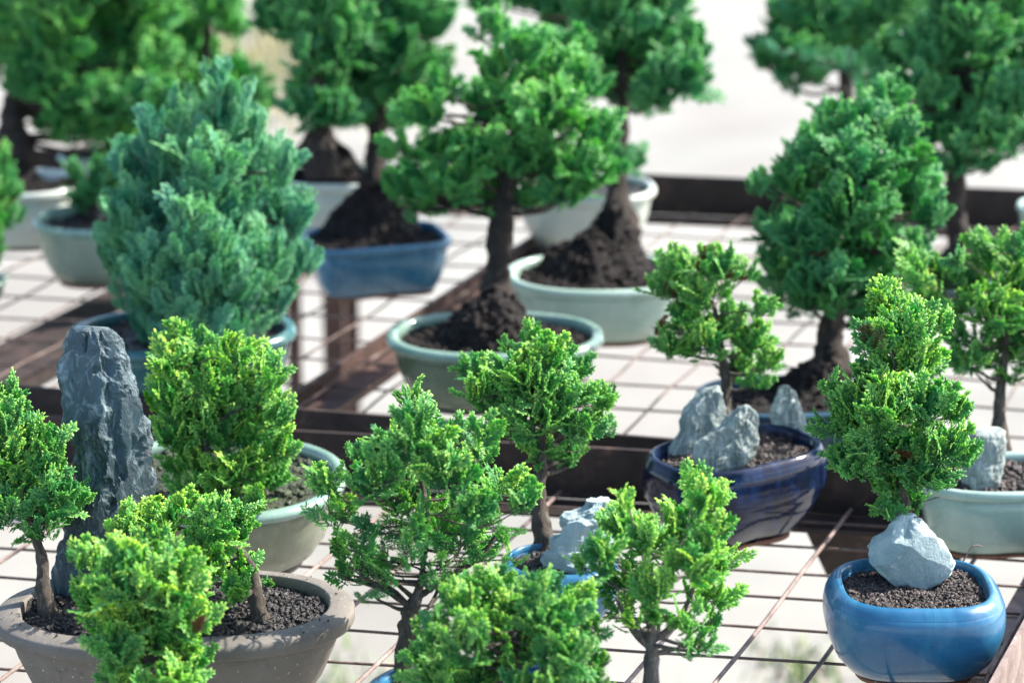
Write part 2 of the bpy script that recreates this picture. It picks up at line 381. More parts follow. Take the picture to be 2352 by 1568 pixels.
    def smp(rg):
        u = math.sqrt(rg.rand()); q = rg.rand() * 2 * math.pi; x, y = se(q, a, b, n); L = math.hypot(x, y); f = (L - inn - .001) / L * u
        X = C.x + x * f * cr - y * f * sr; Y = C.y + x * f * sr + y * f * cr
        return (X, Y, hz(X, Y) + .0004)
    def smp_rim(rg):
        q = rg.rand() * 2 * math.pi; x, y = se(q, a, b, n); L = math.hypot(x, y); u = rg.uniform(pr['inner'] + .04, .965); f = (L - (1 - u) * a) / L
        X = C.x + x * f * cr - y * f * sr; Y = C.y + x * f * sr + y * f * cr
        zz = np.interp(u, [p_[0] for p_ in reversed(rim[-6:])], [p_[1] for p_ in reversed(rim[-6:])]) * h
        return (X, Y, z0 + zz + .0012)
    gv, gf, gr = granules(rng, grit, smp, gsize)
    if shape == 'wide':
        g2, f2, r2 = granules(rng, 45, smp_rim, .0007); k0 = 12 * len(gv); gv += g2; gf += [(p_ + k0, q_ + k0, s_ + k0) for p_, q_, s_ in f2]; gr += r2
    o0 = len(V); Vn = np.concatenate([np.array(V)] + gv) if gv else np.array(V)
    Fn = Q + [(p + o0, q + o0, s + o0) for p, q, s in gf]
    so_ = mesh_obj('potting_soil', Vn, Fn, M[soil], None, True, attrs={'rnd': [0.0] * o0 + gr})
    tag(so_, soil_label or ('dark gritty soil filling the ' + label.split(',')[0].split(' with ')[0]), 'soil', kind='stuff')
    POTS[key] = dict(C=C, t=t, W=W, h=h, sz=sz, hz=hz, a=a, b=b, rot=rot, inn=inn)
    return th

# ------------------------------------------------------------------ foliage sprays
def spray_template(kind, seed):
    """flat branching fan in the xy plane growing along +y, unit length. segments: p0,p1,w0,w1,v0,v1,terminal"""
    rng = np.random.RandomState(seed); S = []
    P = dict(hinoki=dict(n0=6, n1=3, L1=.50, L2=.22, a1=44, a2=36, w=.036, both=True, z=.15),
             fine=dict(n0=6, n1=3, L1=.50, L2=.22, a1=42, a2=36, w=.032, both=True, z=.15),
             coarse=dict(n0=6, n1=3, L1=.5, L2=.22, a1=46, a2=42, w=.044, both=True, z=.2),
             open=dict(n0=6, n1=3, L1=.55, L2=.24, a1=38, a2=34, w=.022, both=True, z=.05),
             feather=dict(n0=9, n1=4, L1=.44, L2=.12, a1=40, a2=34, w=.0165, both=True, z=.14))[kind]
    def seg(p0, p1, w0, w1, v0, v1, term=False): S.append((p0, p1, w0, w1, v0, v1, term))
    def grow(p, ang, L, lev, tv, z):
        n = (P['n0'], P['n1'], 1)[lev]; p = np.array(p, float); w = P['w'] * (0.75, .8, 1.0)[lev]
        if lev == 2:
            d = np.array([math.sin(ang), math.cos(ang), z]); q = p + d * L
            seg(p, q, w * .8, w * 1.05, tv * .3, tv, True); return
        curve = rng.uniform(-.10, .10)
        for i in range(n):
            d = np.array([math.sin(ang), math.cos(ang), z]) ; q = p + d * L / n
            f = (i + 1) / n
            last = i == n - 1
            seg(p, q, w, w, tv * (.15 + .35 * i / n), tv if last else tv * (.15 + .35 * f), last)
            p = q; ang += curve
            if not last or lev == 0:
                for sd in (-1, 1):
                    if rng.rand() < (.06 if lev == 0 else .12): continue
                    A = math.radians(P['a%d' % (lev + 1)]) * rng.uniform(.8, 1.2) * ((1.2 - .5 * f) if (lev == 0 and kind != 'feather') else 1)
                    LL = ((P['L1'] * (1.05 - .70 * f) * (0.75 + .5 * min(1, f * 2.2)) if kind == 'feather' else P['L1'] * (1.02 - .55 * f) * (.8 + .2 * min(1, f * 2))) if lev == 0 else P['L2'] * (1.1 - .4 * f)) * rng.uniform(.8, 1.2)
                    grow(p, ang + sd * A, LL, lev + 1, rng.uniform(.75, 1.0), z + rng.uniform(-1, 1) * P['z'] + P['z'] * .3)
    grow((0, 0, 0), 0.0, 1.0, 0, 1.0, 0.0)
    V = []; Q = []; T = []
    for (p0, p1, w0, w1, v0, v1, term) in S:
        d = p1 - p0; L = np.linalg.norm(d); d = d / L
        s = np.cross(d, [0, 0, 1.0]); s /= np.linalg.norm(s); u = np.cross(s, d)
        rings = [(p0, w0, v0), (p1, w1, v1)]
        if term: rings = [(p0, w0 * .8, v0), (p0 + d * L * .55, w1 * 1.12, v0 * .35 + v1 * .65), (p1, w1 * .95, v1), (p1 + d * w1 * .7, w1 * .35, v1)]
        o = len(V)
        for (c, w, v) in rings:
            for (cx, cz) in ((1, 0), (0, .62), (-1, 0), (0, -.62)):
                V.append(c + s * w * cx + u * w * cz); T.append(v)
        for i in range(len(rings) - 1):
            for k in range(4):
                k2 = (k + 1) % 4; Q.append((o + i * 4 + k, o + i * 4 + k2, o + i * 4 + 4 + k2, o + i * 4 + 4 + k))
        if term:
            e = o + (len(rings) - 1) * 4; Q.append((e, e + 1, e + 2, e + 3))
    return np.array(V), np.array(Q, dtype=np.int32), np.array(T)
TPL = {k: [spray_template(k, s + 11) for s in range(6)] for k in ('hinoki', 'fine', 'coarse', 'open', 'feather')}

def crown_mesh(name, blobs, kind, size, dens, mat, parent, seed, up=.55, out=.75, facing=.6, tip_top=.28, droop=.0, inner=.22, nfront=999, wild=.2):
    """blobs: list of (centre Vector, rx, ry, rz, density)"""
    rng = np.random.RandomState(seed); VV = []; QQ = []; TT = []; RR = []; off = 0
    cen = np.array([tuple(b[0]) for b in blobs]); rad = np.array([[b[1], b[2], b[3]] for b in blobs])
    zmin = (cen[:, 2] - rad[:, 2]).min(); zmax = (cen[:, 2] + rad[:, 2]).max(); mid = cen.mean(0)
    for bi, (c, rx, ry, rz, dn) in enumerate(blobs):
        c = np.array(tuple(c)); R = np.array([rx, ry, rz])
        area = 4 * math.pi * ((rx * ry) ** 1.6 / 3 + (rx * rz) ** 1.6 / 3 + (ry * rz) ** 1.6 / 3) ** (1 / 1.6)
        cnt = max(6, int(DM * dens * dn * area / (size * size * .42)))
        opn = dn < .7 and kind == 'hinoki' and not bi >= nfront
        if opn: cnt = int(cnt * .62)
        brn = rng.rand()
        for i in range(cnt):
            n = rng.normal(size=3); n /= np.linalg.norm(n)
            if n[2] < -.35 and rng.rand() < .55: n[2] = -n[2]
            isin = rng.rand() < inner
            s = size * rng.uniform(.72, 1.2) * (min(1.0, (R.min() / (size * .95)) ** .5))
            p = c + n * R * (rng.uniform(.1, .5) if isin else rng.uniform(.5, .86))
            # skip sprays buried deep inside neighbouring clumps
            q = (p - cen) / rad; dd = (q ** 2).sum(1); dd[bi] = 9
            if not isin and dd.min() < .28 and rng.rand() < .8: continue
            bs = c - np.array([0, 0, R[2] * .75]); g = (p - bs); g = g / (np.linalg.norm(g) + 1e-9) * out * 1.3 + n * .25 + np.array([0, 0, up * .45]) + rng.normal(size=3) * wild
            away = (c - mid) * np.array([1, 1, .3]); L = np.linalg.norm(away)
            if L > 1e-4: g += away / L * .25
            if n[2] < 0: g[2] -= droop
            g /= np.linalg.norm(g)
            nn = n * 1.0 * facing + rng.normal(size=3) * .28 + np.array([0, 0, .1]); nn -= g * nn.dot(g); nn /= (np.linalg.norm(nn) + 1e-9)
            xx = np.cross(g, nn)
            Rm = np.stack([xx, g, nn], 1)
            tv, tq, tt = TPL['open' if opn else kind][rng.randint(6)]
            v = tv.copy(); cu = rng.uniform(-.45, .15); v[:, 2] += cu * v[:, 1] ** 2 + rng.uniform(-.5, .3) * v[:, 0] ** 2
            v[:, 0] *= rng.uniform(.8, 1.15)
            p0 = p - g * s * .45
            VV.append((v * s) @ Rm.T + p0); QQ.append(tq + off); off += len(v)
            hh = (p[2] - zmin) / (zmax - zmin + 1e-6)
            young = (1 - tip_top) + tip_top * (0.35 * hh + 0.65 * max(0, n[2]))  # new growth; lit tops and dim clump insides are coloured in as well
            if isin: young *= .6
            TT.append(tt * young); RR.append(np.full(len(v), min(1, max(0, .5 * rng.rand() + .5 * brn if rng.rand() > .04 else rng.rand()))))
    V = np.concatenate(VV); Q = np.concatenate(QQ)
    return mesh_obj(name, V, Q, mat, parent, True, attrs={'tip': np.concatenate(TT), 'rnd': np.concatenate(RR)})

STATS = []
DM = 2.15
def tree(label, pot_key, root, trunk, blobs, kind='hinoki', size=.030, dens=1.0, mat='fol', bark='bark', seed=1, branches=None, group=None,
         depth=None, name='bonsai_tree', thick=.9, spread=.0, roots=False, cat='bonsai', twigs=True, trunk_dt=None, **kw):
    """root: photo point where the trunk meets the soil; trunk: (x, y, width) photo points from base up; blobs: (x, y, rx, ry[, dt[, dens]])"""
    rng = np.random.RandomState(seed)
    if depth is None:
        P = POTS[pot_key]; R0 = on_plane(root[0], root[1], P['sz']); R0.z = P['hz'](R0.x, R0.y) ; 
        # keep the seen point: solve again with the mound height
        R0 = on_plane(root[0], root[1], R0.z); t = depth_of(R0)
    else: t = depth; R0 = at_depth(root[0], root[1], t)
    th = thing(name, R0, label, cat, group)
    mb = MB()
    pts = [R0 + Vector((0, 0, -.012))] + [at_depth(x, y, t) for (x, y, w) in trunk]
    rd = [trunk[0][2] * t / F / 2 * 1.25] + [w * t / F / 2 for (x, y, w) in trunk]
    sp, sr_ = smooth_path(pts, rd, 6); V, Q = tube(sp, sr_, 12, .30, seed); mb.add(V, Q)
    bl = []
    cxm = sum(b[0] for b in blobs) / len(blobs); hw = max(abs(b[0] - cxm) for b in blobs) + 1
    for i, b in enumerate(blobs):
        x, y, rx, ry = b[:4]; dt = b[4] if len(b) > 4 else None; dn = b[5] if len(b) > 5 else 1.0
        if dt is None:        # lobes nearer the axis come forward and back alternately: a crown with depth
            e = math.sqrt(max(0., 1 - ((x - cxm) / (hw * 1.15)) ** 2)); dt = (-1) ** i * rng.uniform(.15, .75) * e * hw * .8 * t / F - .1 * hw * t / F
        c = at_depth(x, y, t + dt); s = (t + dt) / F
        bl.append((c, rx * s, (rx + ry) / 2 * s * thick, ry * s * 1.02, dn))
    # a few clumps on the far side so that the crown is round from elsewhere
    far = []
    for i, b in enumerate(blobs):
        if i % 3 == 1:
            x, y, rx, ry = b[:4]; e = math.sqrt(max(0., 1 - ((x - cxm) / (hw * 1.15)) ** 2)); dt = e * hw * .75 * t / F
            s = (t + dt) / F; far.append((at_depth(x, y, t + dt), rx * s, rx * s * thick, ry * s, .7))
    allb = bl + far
    # branches from the trunk line to the clumps
    up_pts = sp[len(sp) // 3:]; up_r = sr_[len(sr_) // 3:]
    for i, (c, rx, ry, rz, dn) in enumerate(allb):
        best = min(range(len(up_pts)), key=lambda j: (up_pts[j] - c).length + max(0, up_pts[j].z - c.z) * 2.5)
        a = up_pts[best]; m_ = a.lerp(c, .5) + Vector(rng.normal(size=3)) * .15 * (c - a).length * .6; m_.z -= .06 * (c - a).length
        r0 = min(up_r[best] * .5, .0018 + .018 * (c - a).length)
        q, r_ = smooth_path([a, m_, c], [r0, r0 * .7, r0 * .32], 5); V, Q = tube(q, r_, 6, .3, seed + i); mb.add(V, Q)
        if twigs:
            for _ in range(4):
                e = c + Vector((rng.normal() * rx, rng.normal() * ry, abs(rng.normal()) * rz)) * .55
                q, r_ = smooth_path([q[len(q) // 2], e], [r0 * .4, .0004], 3); V, Q = tube(q, r_, 4, 0, 0, False); mb.add(V, Q); q = [c] * 3
    for br in (branches or []):
        pp = [at_depth(x, y, t + d) for (x, y, w, d) in br]; q, r_ = smooth_path(pp, [w * t / F / 2 for (x, y, w, d) in br], 6)
        V, Q = tube(q, r_, 8, .3, seed + 7); mb.add(V, Q)
    if roots:
        for j in range(9):
            an = j * .7 + rng.rand() * .4; L = roots * t / F
            e = R0 + Vector((math.cos(an) * L, math.sin(an) * L, -.004)); m_ = R0.lerp(e, .45) + Vector((0, 0, L * .35))
            q, r_ = smooth_path([R0 + Vector((0, 0, L * .6)), m_, e], [rd[0] * .55, rd[0] * .4, rd[0] * .15], 5); V, Q = tube(q, r_, 6, .4, seed + j); mb.add(V, Q)
    mb.build('trunk', M[bark], th, True)
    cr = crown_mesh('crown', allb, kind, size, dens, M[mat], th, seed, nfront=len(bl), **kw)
    STATS.append((label[:30], len(cr.data.polygons)))
    return th

# ------------------------------------------------------------------ rocks
def rock(label, outline, t, mat, thick=.5, seed=0, rough=.035, ridge=(9, 9, 2.2), step=0, facet=.25, lean=0.0, name='rock', group=None, rows=110, cols=110, base_extra=.01, freq=1.0, chip=1.0, cuts=0, lat=(7, 11), scallop=.5, deep=.72):
    """outline: (y, x_left, x_right) in the photo from the top down, at camera depth t"""
    ys = np.array([o[0] for o in outline], float); xl = np.array([o[1] for o in outline], float); xr = np.array([o[2] for o in outline], float)
    base = at_depth((xl[-1] + xr[-1]) / 2, ys[-1], t); th_loc = base
    V = []; S_ = (xr - xl).max() * t / F; rg = []
    rc0 = np.random.RandomState(seed)
    def lattice(nr, nc):
        return rc0.uniform(-1, 1, size=(nr + 1, nc))
    def tri(G, u, v):
        nr, nc = G.shape[0] - 1, G.shape[1]; a_ = u * nr; b_ = v * nc; i0 = min(int(a_), nr - 1); j0 = int(b_) % nc; fu = a_ - i0; fv = b_ - int(b_); j1 = (j0 + 1) % nc
        if fu + fv < 1: return G[i0, j0] * (1 - fu - fv) + G[i0 + 1, j0] * fu + G[i0, j1] * fv
        return G[i0 + 1, j1] * (fu + fv - 1) + G[i0, j1] * (1 - fu) + G[i0 + 1, j0] * (1 - fv)
    G1_, G2_, G3_ = lattice(*lat), lattice(int(lat[0] * 2.6), int(lat[1] * 2.3)), lattice(int(lat[0] * 6), int(lat[1] * 5))
    yy = np.linspace(ys[0], ys[-1], rows); 
    for i, y in enumerate(yy):
        l = np.interp(y, ys, xl); r = np.interp(y, ys, xr); c = at_depth((l + r) / 2, y, t); w = max((r - l) / 2 * t / F * .95, .0006)
        for k in range(cols):
            th = 2 * math.pi * k / cols
            x, d = se(th, w, w * thick + S_ * .03 * min(1, i / 6), 2.6)
            p = c + Vector((x, d + lean * (y - ys[-1]) / F * t, 0))
            q = Vector((p.x * 60 * freq, p.y * 60 * freq, p.z * 60 * freq)) + Vector((seed * 7.3, 0, 0))
            n1 = noise.ridged_multi_fractal(Vector((q.x * ridge[0] / 9, q.y * ridge[1] / 9, q.z * ridge[2] / 9)), .9, 2.1, 5, 1.0, 2.0)
            n2 = noise.voronoi(Vector((q.x * .35, q.y * .35, q.z * .28)))[0][0]
            n3 = noise.fractal(q * 1.9, 1.0, 2.0, 3)
            amp = S_ * rough; k_ = min(1., i / 5)
            disp = amp * ((n1 - 1.1) * 1.0 + (n2 - .4) * facet * 4 + n3 * .35) * k_
            uu = i / (rows - 1) + .02 * noise.noise(q * .6); vv = (k / cols + .015 * noise.noise(q * .5 + Vector((9, 0, 0)))) % 1.0; uu = min(max(uu, 0), .9999)
            disp = amp * ((n1 - 1.1) * .55 + n3 * .16) * k_ + amp * chip * (tri(G1_, uu, vv) * 1.0 + tri(G2_, uu, vv) * .42 + tri(G3_, uu, vv) * .16) * k_
            disp += amp * scallop * .55 * (noise.ridged_multi_fractal(Vector((q.x * 1.5, q.y * 1.5, q.z * .8)), .8, 2.2, 3, 1.0, 2.0) - 1.2) * k_
            if step: disp += amp * 1.4 * (math.floor((p.z + .3 * p.x) * step * 10) % 2) * .5
            o_ = Vector((p.x - c.x, p.y - c.y, 0)); 
            if o_.length > 1e-6: o_.normalize()
            V.append(p + o_ * disp + Vector((0, 0, disp * .35))); rg.append(min(1, max(0, (n1 - .7) * .62)))
    if cuts:      # cleaved faces
        rc = random.Random(seed); ctr = sum(V, Vector()) / len(V)
        for _ in range(cuts):
            d = Vector((rc.uniform(-.6, .6), rc.uniform(-1, -.6), rc.uniform(-.3, .5))).normalized()
            ext = max((v - ctr).dot(d) for v in V[::7]); lim = ext * rc.uniform(deep, .9)
            for vi, v in enumerate(V):
                e = (v - ctr).dot(d) - lim
                if e > 0: V[vi] = v - d * e * .93
    Q = []
    for i in range(rows - 1):
        for k in range(cols):
            k2 = (k + 1) % cols; Q.append((i * cols + k, (i + 1) * cols + k, (i + 1) * cols + k2, i * cols + k2))
    top = sum((V[k] for k in range(cols)), Vector()) / cols; V.append(top); c0 = len(V) - 1
    for k in range(cols): Q.append((c0, k, (k + 1) % cols))
    # straight skirt down into the soil
    o = len(V)
    for k in range(cols): v = V[(rows - 1) * cols + k]; V.append(v + Vector((0, 0, -base_extra)))
    for k in range(cols):
        k2 = (k + 1) % cols; Q.append(((rows - 1) * cols + k, o + k, o + k2, (rows - 1) * cols + k2))
    rg += [0] * (len(V) - len(rg))
    Vn = np.array([tuple(v) for v in V]); loc = np.array(th_loc)
    ob = mesh_obj(name, Vn - loc, Q, M[mat], None, False, attrs={'ridge': rg}); ob.location = th_loc
    tag(ob, label, 'rock', group); return ob

# ------------------------------------------------------------------ tables
TOP = TABLE_Z + .05
def dirn(a, b): return (b - a).normalized()
VPD = Vector((1153 / .43537, F / CP, 0)).normalized()           # run of the long rods
NT = on_plane(0, 951, TOP), on_plane(1400, 1030, TOP)           # near table, back edge
TD = dirn(*NT)
FT = on_plane(0, 880, TOP), on_plane(1480, 1000, TOP)           # far table, front edge
FB = on_plane(1500, 402, TOP), on_plane(2352, 437, TOP)         # far table, back edge
def isect(p, d, q, e):
    k = d.x * e.y - d.y * e.x; s = ((q.x - p.x) * e.y - (q.y - p.y) * e.x) / k
    return p + d * s
def wire(a, b, r, seed, sag=.0015, n=26):
    P = []; side = Vector((-(b - a).y, (b - a).x, 0)).normalized()
    for i in range(n + 1):
        p = a.lerp(b, i / n)
        P.append(p + side * noise.noise(Vector((i * .32, seed * 2.1, 0))) * sag * 2 + Vector((0, 0, noise.noise(Vector((i * .37, seed * 1.3, 5))) * sag)))
    return tube(P, [r] * (n + 1), 6, 0, seed)
def angle_iron(mb, a, b, inward, h=.05, fl=.04, th=.004):
    """a, b at the top edge; upright leaf plus inward flange at the bottom"""
    mb.bar(a, b, (0, th), -h, 0, inward * -1)
    mb.bar(a, b, (.0003, fl), -h - th, -h - .0004, inward)
def near_table():
    th = thing('display_table', on_plane(1500, 1300, 0), 'nearest steel mesh table, with the brown oval pot and the blue round pot on it', 'table')
    lft = NT[0] - TD * .9
    R0 = on_plane(988.5 / .43537, 1568, TOP); rgt = isect(NT[0], TD, R0, VPD)
    fr = R0 - VPD * 1.0; fl = isect(fr, TD, lft, VPD)
    inw_b = Vector((TD.y, -TD.x, 0)); inw_r = Vector((-VPD.y, VPD.x, 0))
    for nm, a, b, w in (('back_rail', lft, rgt, inw_b), ('side_rail', rgt, fr, inw_r), ('front_rail', fr, fl, -inw_b), ('side_rail', fl, lft, -inw_r)):
        mb = MB(); angle_iron(mb, a, b, w); mb.build(nm, M['iron_pale'] if nm == 'side_rail' else M['iron'], th)
    g = MB(); z = TABLE_Z + .003
    # cross rods, spacing read off the photo
    j = 0; D = (fr - rgt).length; k0 = .03
    rngl = random.Random(4)
    while k0 < D:
        a = lft + (fl - lft) * (k0 / D); b = rgt + (fr - rgt) * (k0 / D); o = rngl.uniform(-.004, .004)
        a = Vector((a.x, a.y + o, z)); b = Vector((b.x, b.y + rngl.uniform(-.004, .004), z)); V, Q = wire(a, b, .0014, j); g.add(V, Q); k0 += .063; j += 1
    g.build('cross_rods', M['rod'], th, True)
    g = MB()
    for i in range(-14, 4):
        p = on_plane((716 + 90 * i) / .43537, 1568, z + .0045); a = isect(p, VPD, NT[0], TD); a.z = b_z = z + .0045
        b = isect(p, VPD, fr, TD); b.z = z + .0045; a = a - VPD * .005
        if (a - rgt).dot(TD) > -.01: continue
        V, Q = wire(a, b, .0019, 50 + i, .0012); g.add(V, Q)
    g.build('long_rods', M['iron_pale'], th, True)
    for p in (lft, rgt, fr, fl):
        mb = MB(); q = p + (on_plane(1000, 1400, TOP) - p).normalized() * .02; q.z = 0; mb.bar(q + Vector((-.02, 0, 0)), q + Vector((.02, 0, 0)), .02, 0, TABLE_Z - .006); mb.build('leg', M['legs'], th)
    # wide diagonal brace under the back right of the table
    mb = MB(); a = at_depth(1975, 1130, 2.62); b = at_depth(2135, 1480, 2.70)
    mb.add(*quad_plank(a, b, .12, .012)); mb.build('brace', M['iron'], th)
    return th
def quad_plank(a, b, w, th):
    d = (b - a).normalized(); s = d.cross(Vector((0, 1, 0))).normalized(); n = s.cross(d).normalized()
    V = []
    for p in (a, b):
        for i in (-1, 1):
            for j in (-1, 1): V.append(tuple(p + s * w / 2 * i + n * th / 2 * j))
    return V, [(0, 1, 3, 2), (4, 6, 7, 5), (0, 4, 5, 1), (2, 3, 7, 6), (0, 2, 6, 4), (1, 5, 7, 3)]
def far_table():
    th = thing('display_table', on_plane(1400, 800, 0), 'farther steel mesh table, behind the nearest one, crowded with large dark green bonsai', 'table')
    fd = dirn(*FT); bd = dirn(*FB); L0 = FT[0] - fd * .9; R0 = FT[1] + fd * 1.3
    BL = isect(L0, VPD, FB[0], bd); BR = isect(R0, VPD, FB[0], bd)
    inw = Vector((-fd.y, fd.x, 0)); inwb = Vector((bd.y, -bd.x, 0)); sd = Vector((VPD.y, -VPD.x, 0))
    for nm, a, b, w in (('front_rail', L0, R0, inw), ('back_rail', BL, BR, inwb), ('side_rail', L0, BL, sd), ('side_rail', R0, BR, -sd)):
        mb = MB(); angle_iron(mb, a, b, w, h=.05, fl=.035); mb.build(nm, M['iron'], th)
    z = TABLE_Z + .003; g = MB(); rngl = random.Random(9)
    D = 40; 
    k0 = .04; tot = (BL - L0).length; j = 0
    while k0 < tot - .01:
        f = k0 / tot; a = L0.lerp(BL, f); b = R0.lerp(BR, f); a.z = b.z = z; a.y += rngl.uniform(-.005, .005); b.y += rngl.uniform(-.005, .005)
        V, Q = wire(a, b, .0013, 100 + j, .004, 40); g.add(V, Q); j += 1; k0 += .074
    g.build('cross_rods', M['rod'], th, True)
    g = MB()
    for i in range(-26, 22):
        p = on_plane((620 + 68 * i) / .43537, 373 / .43537, z + .005)
        a = isect(p, VPD, FT[0], fd); b = isect(p, VPD, FB[0], bd); a.z = b.z = z + .005
        if (a - L0).dot(fd) < .01 or (a - R0).dot(fd) > -.01: continue
        V, Q = wire(a, b, .0013, 200 + i, .003); g.add(V, Q)
    g.build('long_rods', M['rod'], th, True)
    # middle beam between the two halves: lit top edge and red flange
    a = on_plane(672, 932, TABLE_Z); b = on_plane(1110, 640, TABLE_Z); d = dirn(a, b); b = isect(a, d, FB[0], bd); b.z = a.z
    a = isect(a, d, FT[0], fd); a.z = b.z
    mb = MB(); mb.bar(a, b, (-.003, .003), -.03, .012); mb.bar(a, b, (-.04, -.0034), -.012, -.004); mb.build('middle_beam', M['legs'], th)
    # broad dark plank under the left half
    a = on_plane(-60, 870, TABLE_Z - .02); b = on_plane(360, 655, TABLE_Z - .02); d = dirn(a, b); e = isect(a, d, FB[0], bd); e.z = a.z
    f_ = isect(a, d, FT[0], fd); f_.z = a.z
    mb = MB(); mb.bar(f_, e, .045, -.02, -.001); mb.build('support_plank', M['iron'], th)
    # legs and braces seen through the mesh
    for p in (L0, R0, BL, BR):
        p = Vector((p.x, p.y, 0)); w = .04; mb = MB(); mb.bar(p + Vector((-w / 2, 0, 0)), p + Vector((w / 2, 0, 0)), w / 2, 0, TABLE_Z - .007); mb.build('leg', M['legs'], th)
    # low iron stand on the ground behind, its legs seen through the mesh
    p = at_depth(765, 600, 4.75); zt = p.z; p.z = 0
    st = thing('low_stand', p, 'low red brown iron stand seen through the mesh under the blue rectangular pot', 'stand')
    mb = MB(); mb.bar(p + Vector((-.14, 0, 0)), p + Vector((.06, 0, 0)), .09, zt, zt + .02); mb.build('top_plate', M['legs'], st)
    for dx, dy, w in ((0, 0, .036), (-.07, .03, .024), (.02, .15, .026)):
        q = p + Vector((dx, dy, 0)); mb = MB(); mb.bar(q + Vector((-w / 2, 0, 0)), q + Vector((w / 2, 0, 0)), w / 2, 0, zt - .001); mb.build('leg', M['legs'], st)
near_table(); far_table()

# ------------------------------------------------------------------ pots (photo units: 2352 wide)
# near table
pot('P1', 403, 1388, 822, .30, 'wide', .60, 2.3, 3, ('clay', 'clay', 'clay'), 'large unglazed grey brown oval pot, bottom left, with the tall dark rock', soil='soil', grit=7000, gsize=.0019, soil_level=.90, mound=[(95, 1390, 40, 14)])
pot('P2', 497, 1088, 600, .34, 'bowl', .95, 2.2, 0, ('olive', 'celadon_rim', 'clay'), 'mossy pale green glazed pot behind the large brown pot', soil='moss', grit=900, soil_level=.88)
pot('P14', 2101, 1338, 412, .50, 'round', .93, 2.8, 0, ('blue', 'blue', 'redclay'), 'shiny sky blue round pot at the front right corner, holding a pale rock', grit=4000, gsize=.0016, soil='soil_red', soil_level=.86)
pot('P15', 1285, 1283, 275, .52, 'round', .9, 2.4, 0, ('blue', 'blue', 'redclay'), 'blue glazed pot in the middle of the front table, with a jagged pale rock', grit=2200, gsize=.0018, soil_level=.88)
pot('P12', 1690, 1028, 406, .55, 'boat', .66, 2.7, 33, ('navy', 'navy', 'redclay'), 'glossy navy pot with three craggy rocks, set at an angle', grit=2500, gsize=.0018, soil='soil_red', soil_level=.88)
pot('P13', 2330, 1082, 470, .38, 'deep', .62, 2.5, 4, ('mint', 'mint', 'redclay'), 'pale mint glazed pot cut by the right edge, with an upright grey rock', grit=800, soil='soil_red', soil_level=.88)
pot('P16', 1118, 1582, 606, .36, 'round', .75, 2.3, 0, ('blue', 'blue', 'redclay'), 'blue pot at the bottom edge, mostly hidden by a bush', grit=900, soil_level=.86)
pot('F1', 372, 1730, 400, .4, 'round', .8, 2.4, 0, ('teal', 'teal', 'redclay'), 'teal pot just below the bottom left of the photo', grit=100)
pot('F2', 1195, 1765, 400, .4, 'bowl', .8, 2.4, 0, ('celadon', 'celadon_rim', 'redclay'), 'celadon pot just below the bottom centre of the photo', grit=100)
pot('F3', 1490, 1735, 240, .45, 'round', .75, 2.4, 0, ('blue', 'blue', 'redclay'), 'small blue pot just below the bottom edge right of centre', grit=100)
# far table
pot('P8', 1137, 762, 502, .34, 'bowl', .72, 2.3, 0, ('celadon', 'celadon_rim', 'clay'), 'olive celadon oval pot in the centre, with a cone of dark soil', soil='soil_black', grit=1200, mound=[(1130, 775, 100, 95)], soil_level=.86)
pot('P9', 1372, 622, 425, .36, 'bowl', .80, 2.3, 0, ('mint', 'mint', 'redclay'), 'pale green oval pot just behind the centre one, holding a root mound', soil='soil_black', grit=1100, mound=[(1370, 620, 112, 88), (1420, 612, 55, 62)], soil_level=.84)
pot('P10', 1343, 425, 330, .42, 'bowl', .8, 2.3, 0, ('cream', 'cream', 'clay'), 'cream bowl with a sunlit rim, behind the root mound', grit=200)
pot('P11', 1800, 905, 400, .36, 'deep', .75, 2.6, 5, ('deep', 'deep', 'redclay'), 'dark teal blue pot behind the navy pot and its rocks', grit=500, soil='soil_black', mound=[(1880, 880, 95, 60)], soil_level=.86)
pot('P3', 418, 752, 516, .40, 'bowl', .70, 2.5, 14, ('teal', 'teal', 'redclay'), 'teal pot under the big feathery blue green cypress', grit=300)
pot('P4', 240, 498, 330, .46, 'bowl', .78, 2.3, 0, ('greygreen', 'celadon_rim', 'redclay'), 'grey green oval bowl on the left, holding a small dark tree', grit=300, soil_level=.84)
pot('P5', 20, 415, 330, .44, 'deep', .8, 2.5, 0, ('cream', 'cream', 'clay'), 'large cream pot at the left edge, under the dark tree', grit=400, mound=[(40, 385, 100, 90)], soil='soil_black')
pot('P6', 862, 540, 336, .385, 'deep', .68, 4.5, 16, ('steel', 'steel', 'redclay'), 'blue rectangular pot with cut corners, holding a soil mound', soil='soil_black', grit=600, mound=[(850, 530, 98, 110)], soil_level=.88)
pot('P7', 790, 400, 300, .5, 'deep', .7, 2.6, 0, ('cream', 'cream', 'clay'), 'cream pot behind the blue rectangular pot', soil='soil_black', grit=300, mound=[(735, 385, 100, 150)])
pot('P18', 250, 352, 230, .3, 'deep', .6, 4.0, 0, ('mint', 'mint', 'clay'), 'white rectangular pot far back at the left', grit=150)
pot('P19', 480, 350, 240, .4, 'bowl', .8, 2.3, 0, ('cream', 'cream', 'clay'), 'cream pot hidden behind the blue green cypress', grit=100)
pot('P20', 1950, 420, 230, .4, 'bowl', .8, 2.3, 0, ('celadon', 'celadon_rim', 'clay'), 'celadon pot hidden behind the conical dark cypress', grit=100)
pot('P21', 2230, 620, 260, .35, 'bowl', .8, 2.3, 0, ('deep', 'deep', 'clay'), 'dark pot of the big tree at the upper right', grit=300, mound=[(2200, 610, 90, 30)])
pot('P22', 2440, 470, 205, .6, 'bowl', .9, 2.3, 0, ('mint', 'mint', 'clay'), 'pale mint pot just peeking in at the right edge', grit=60)
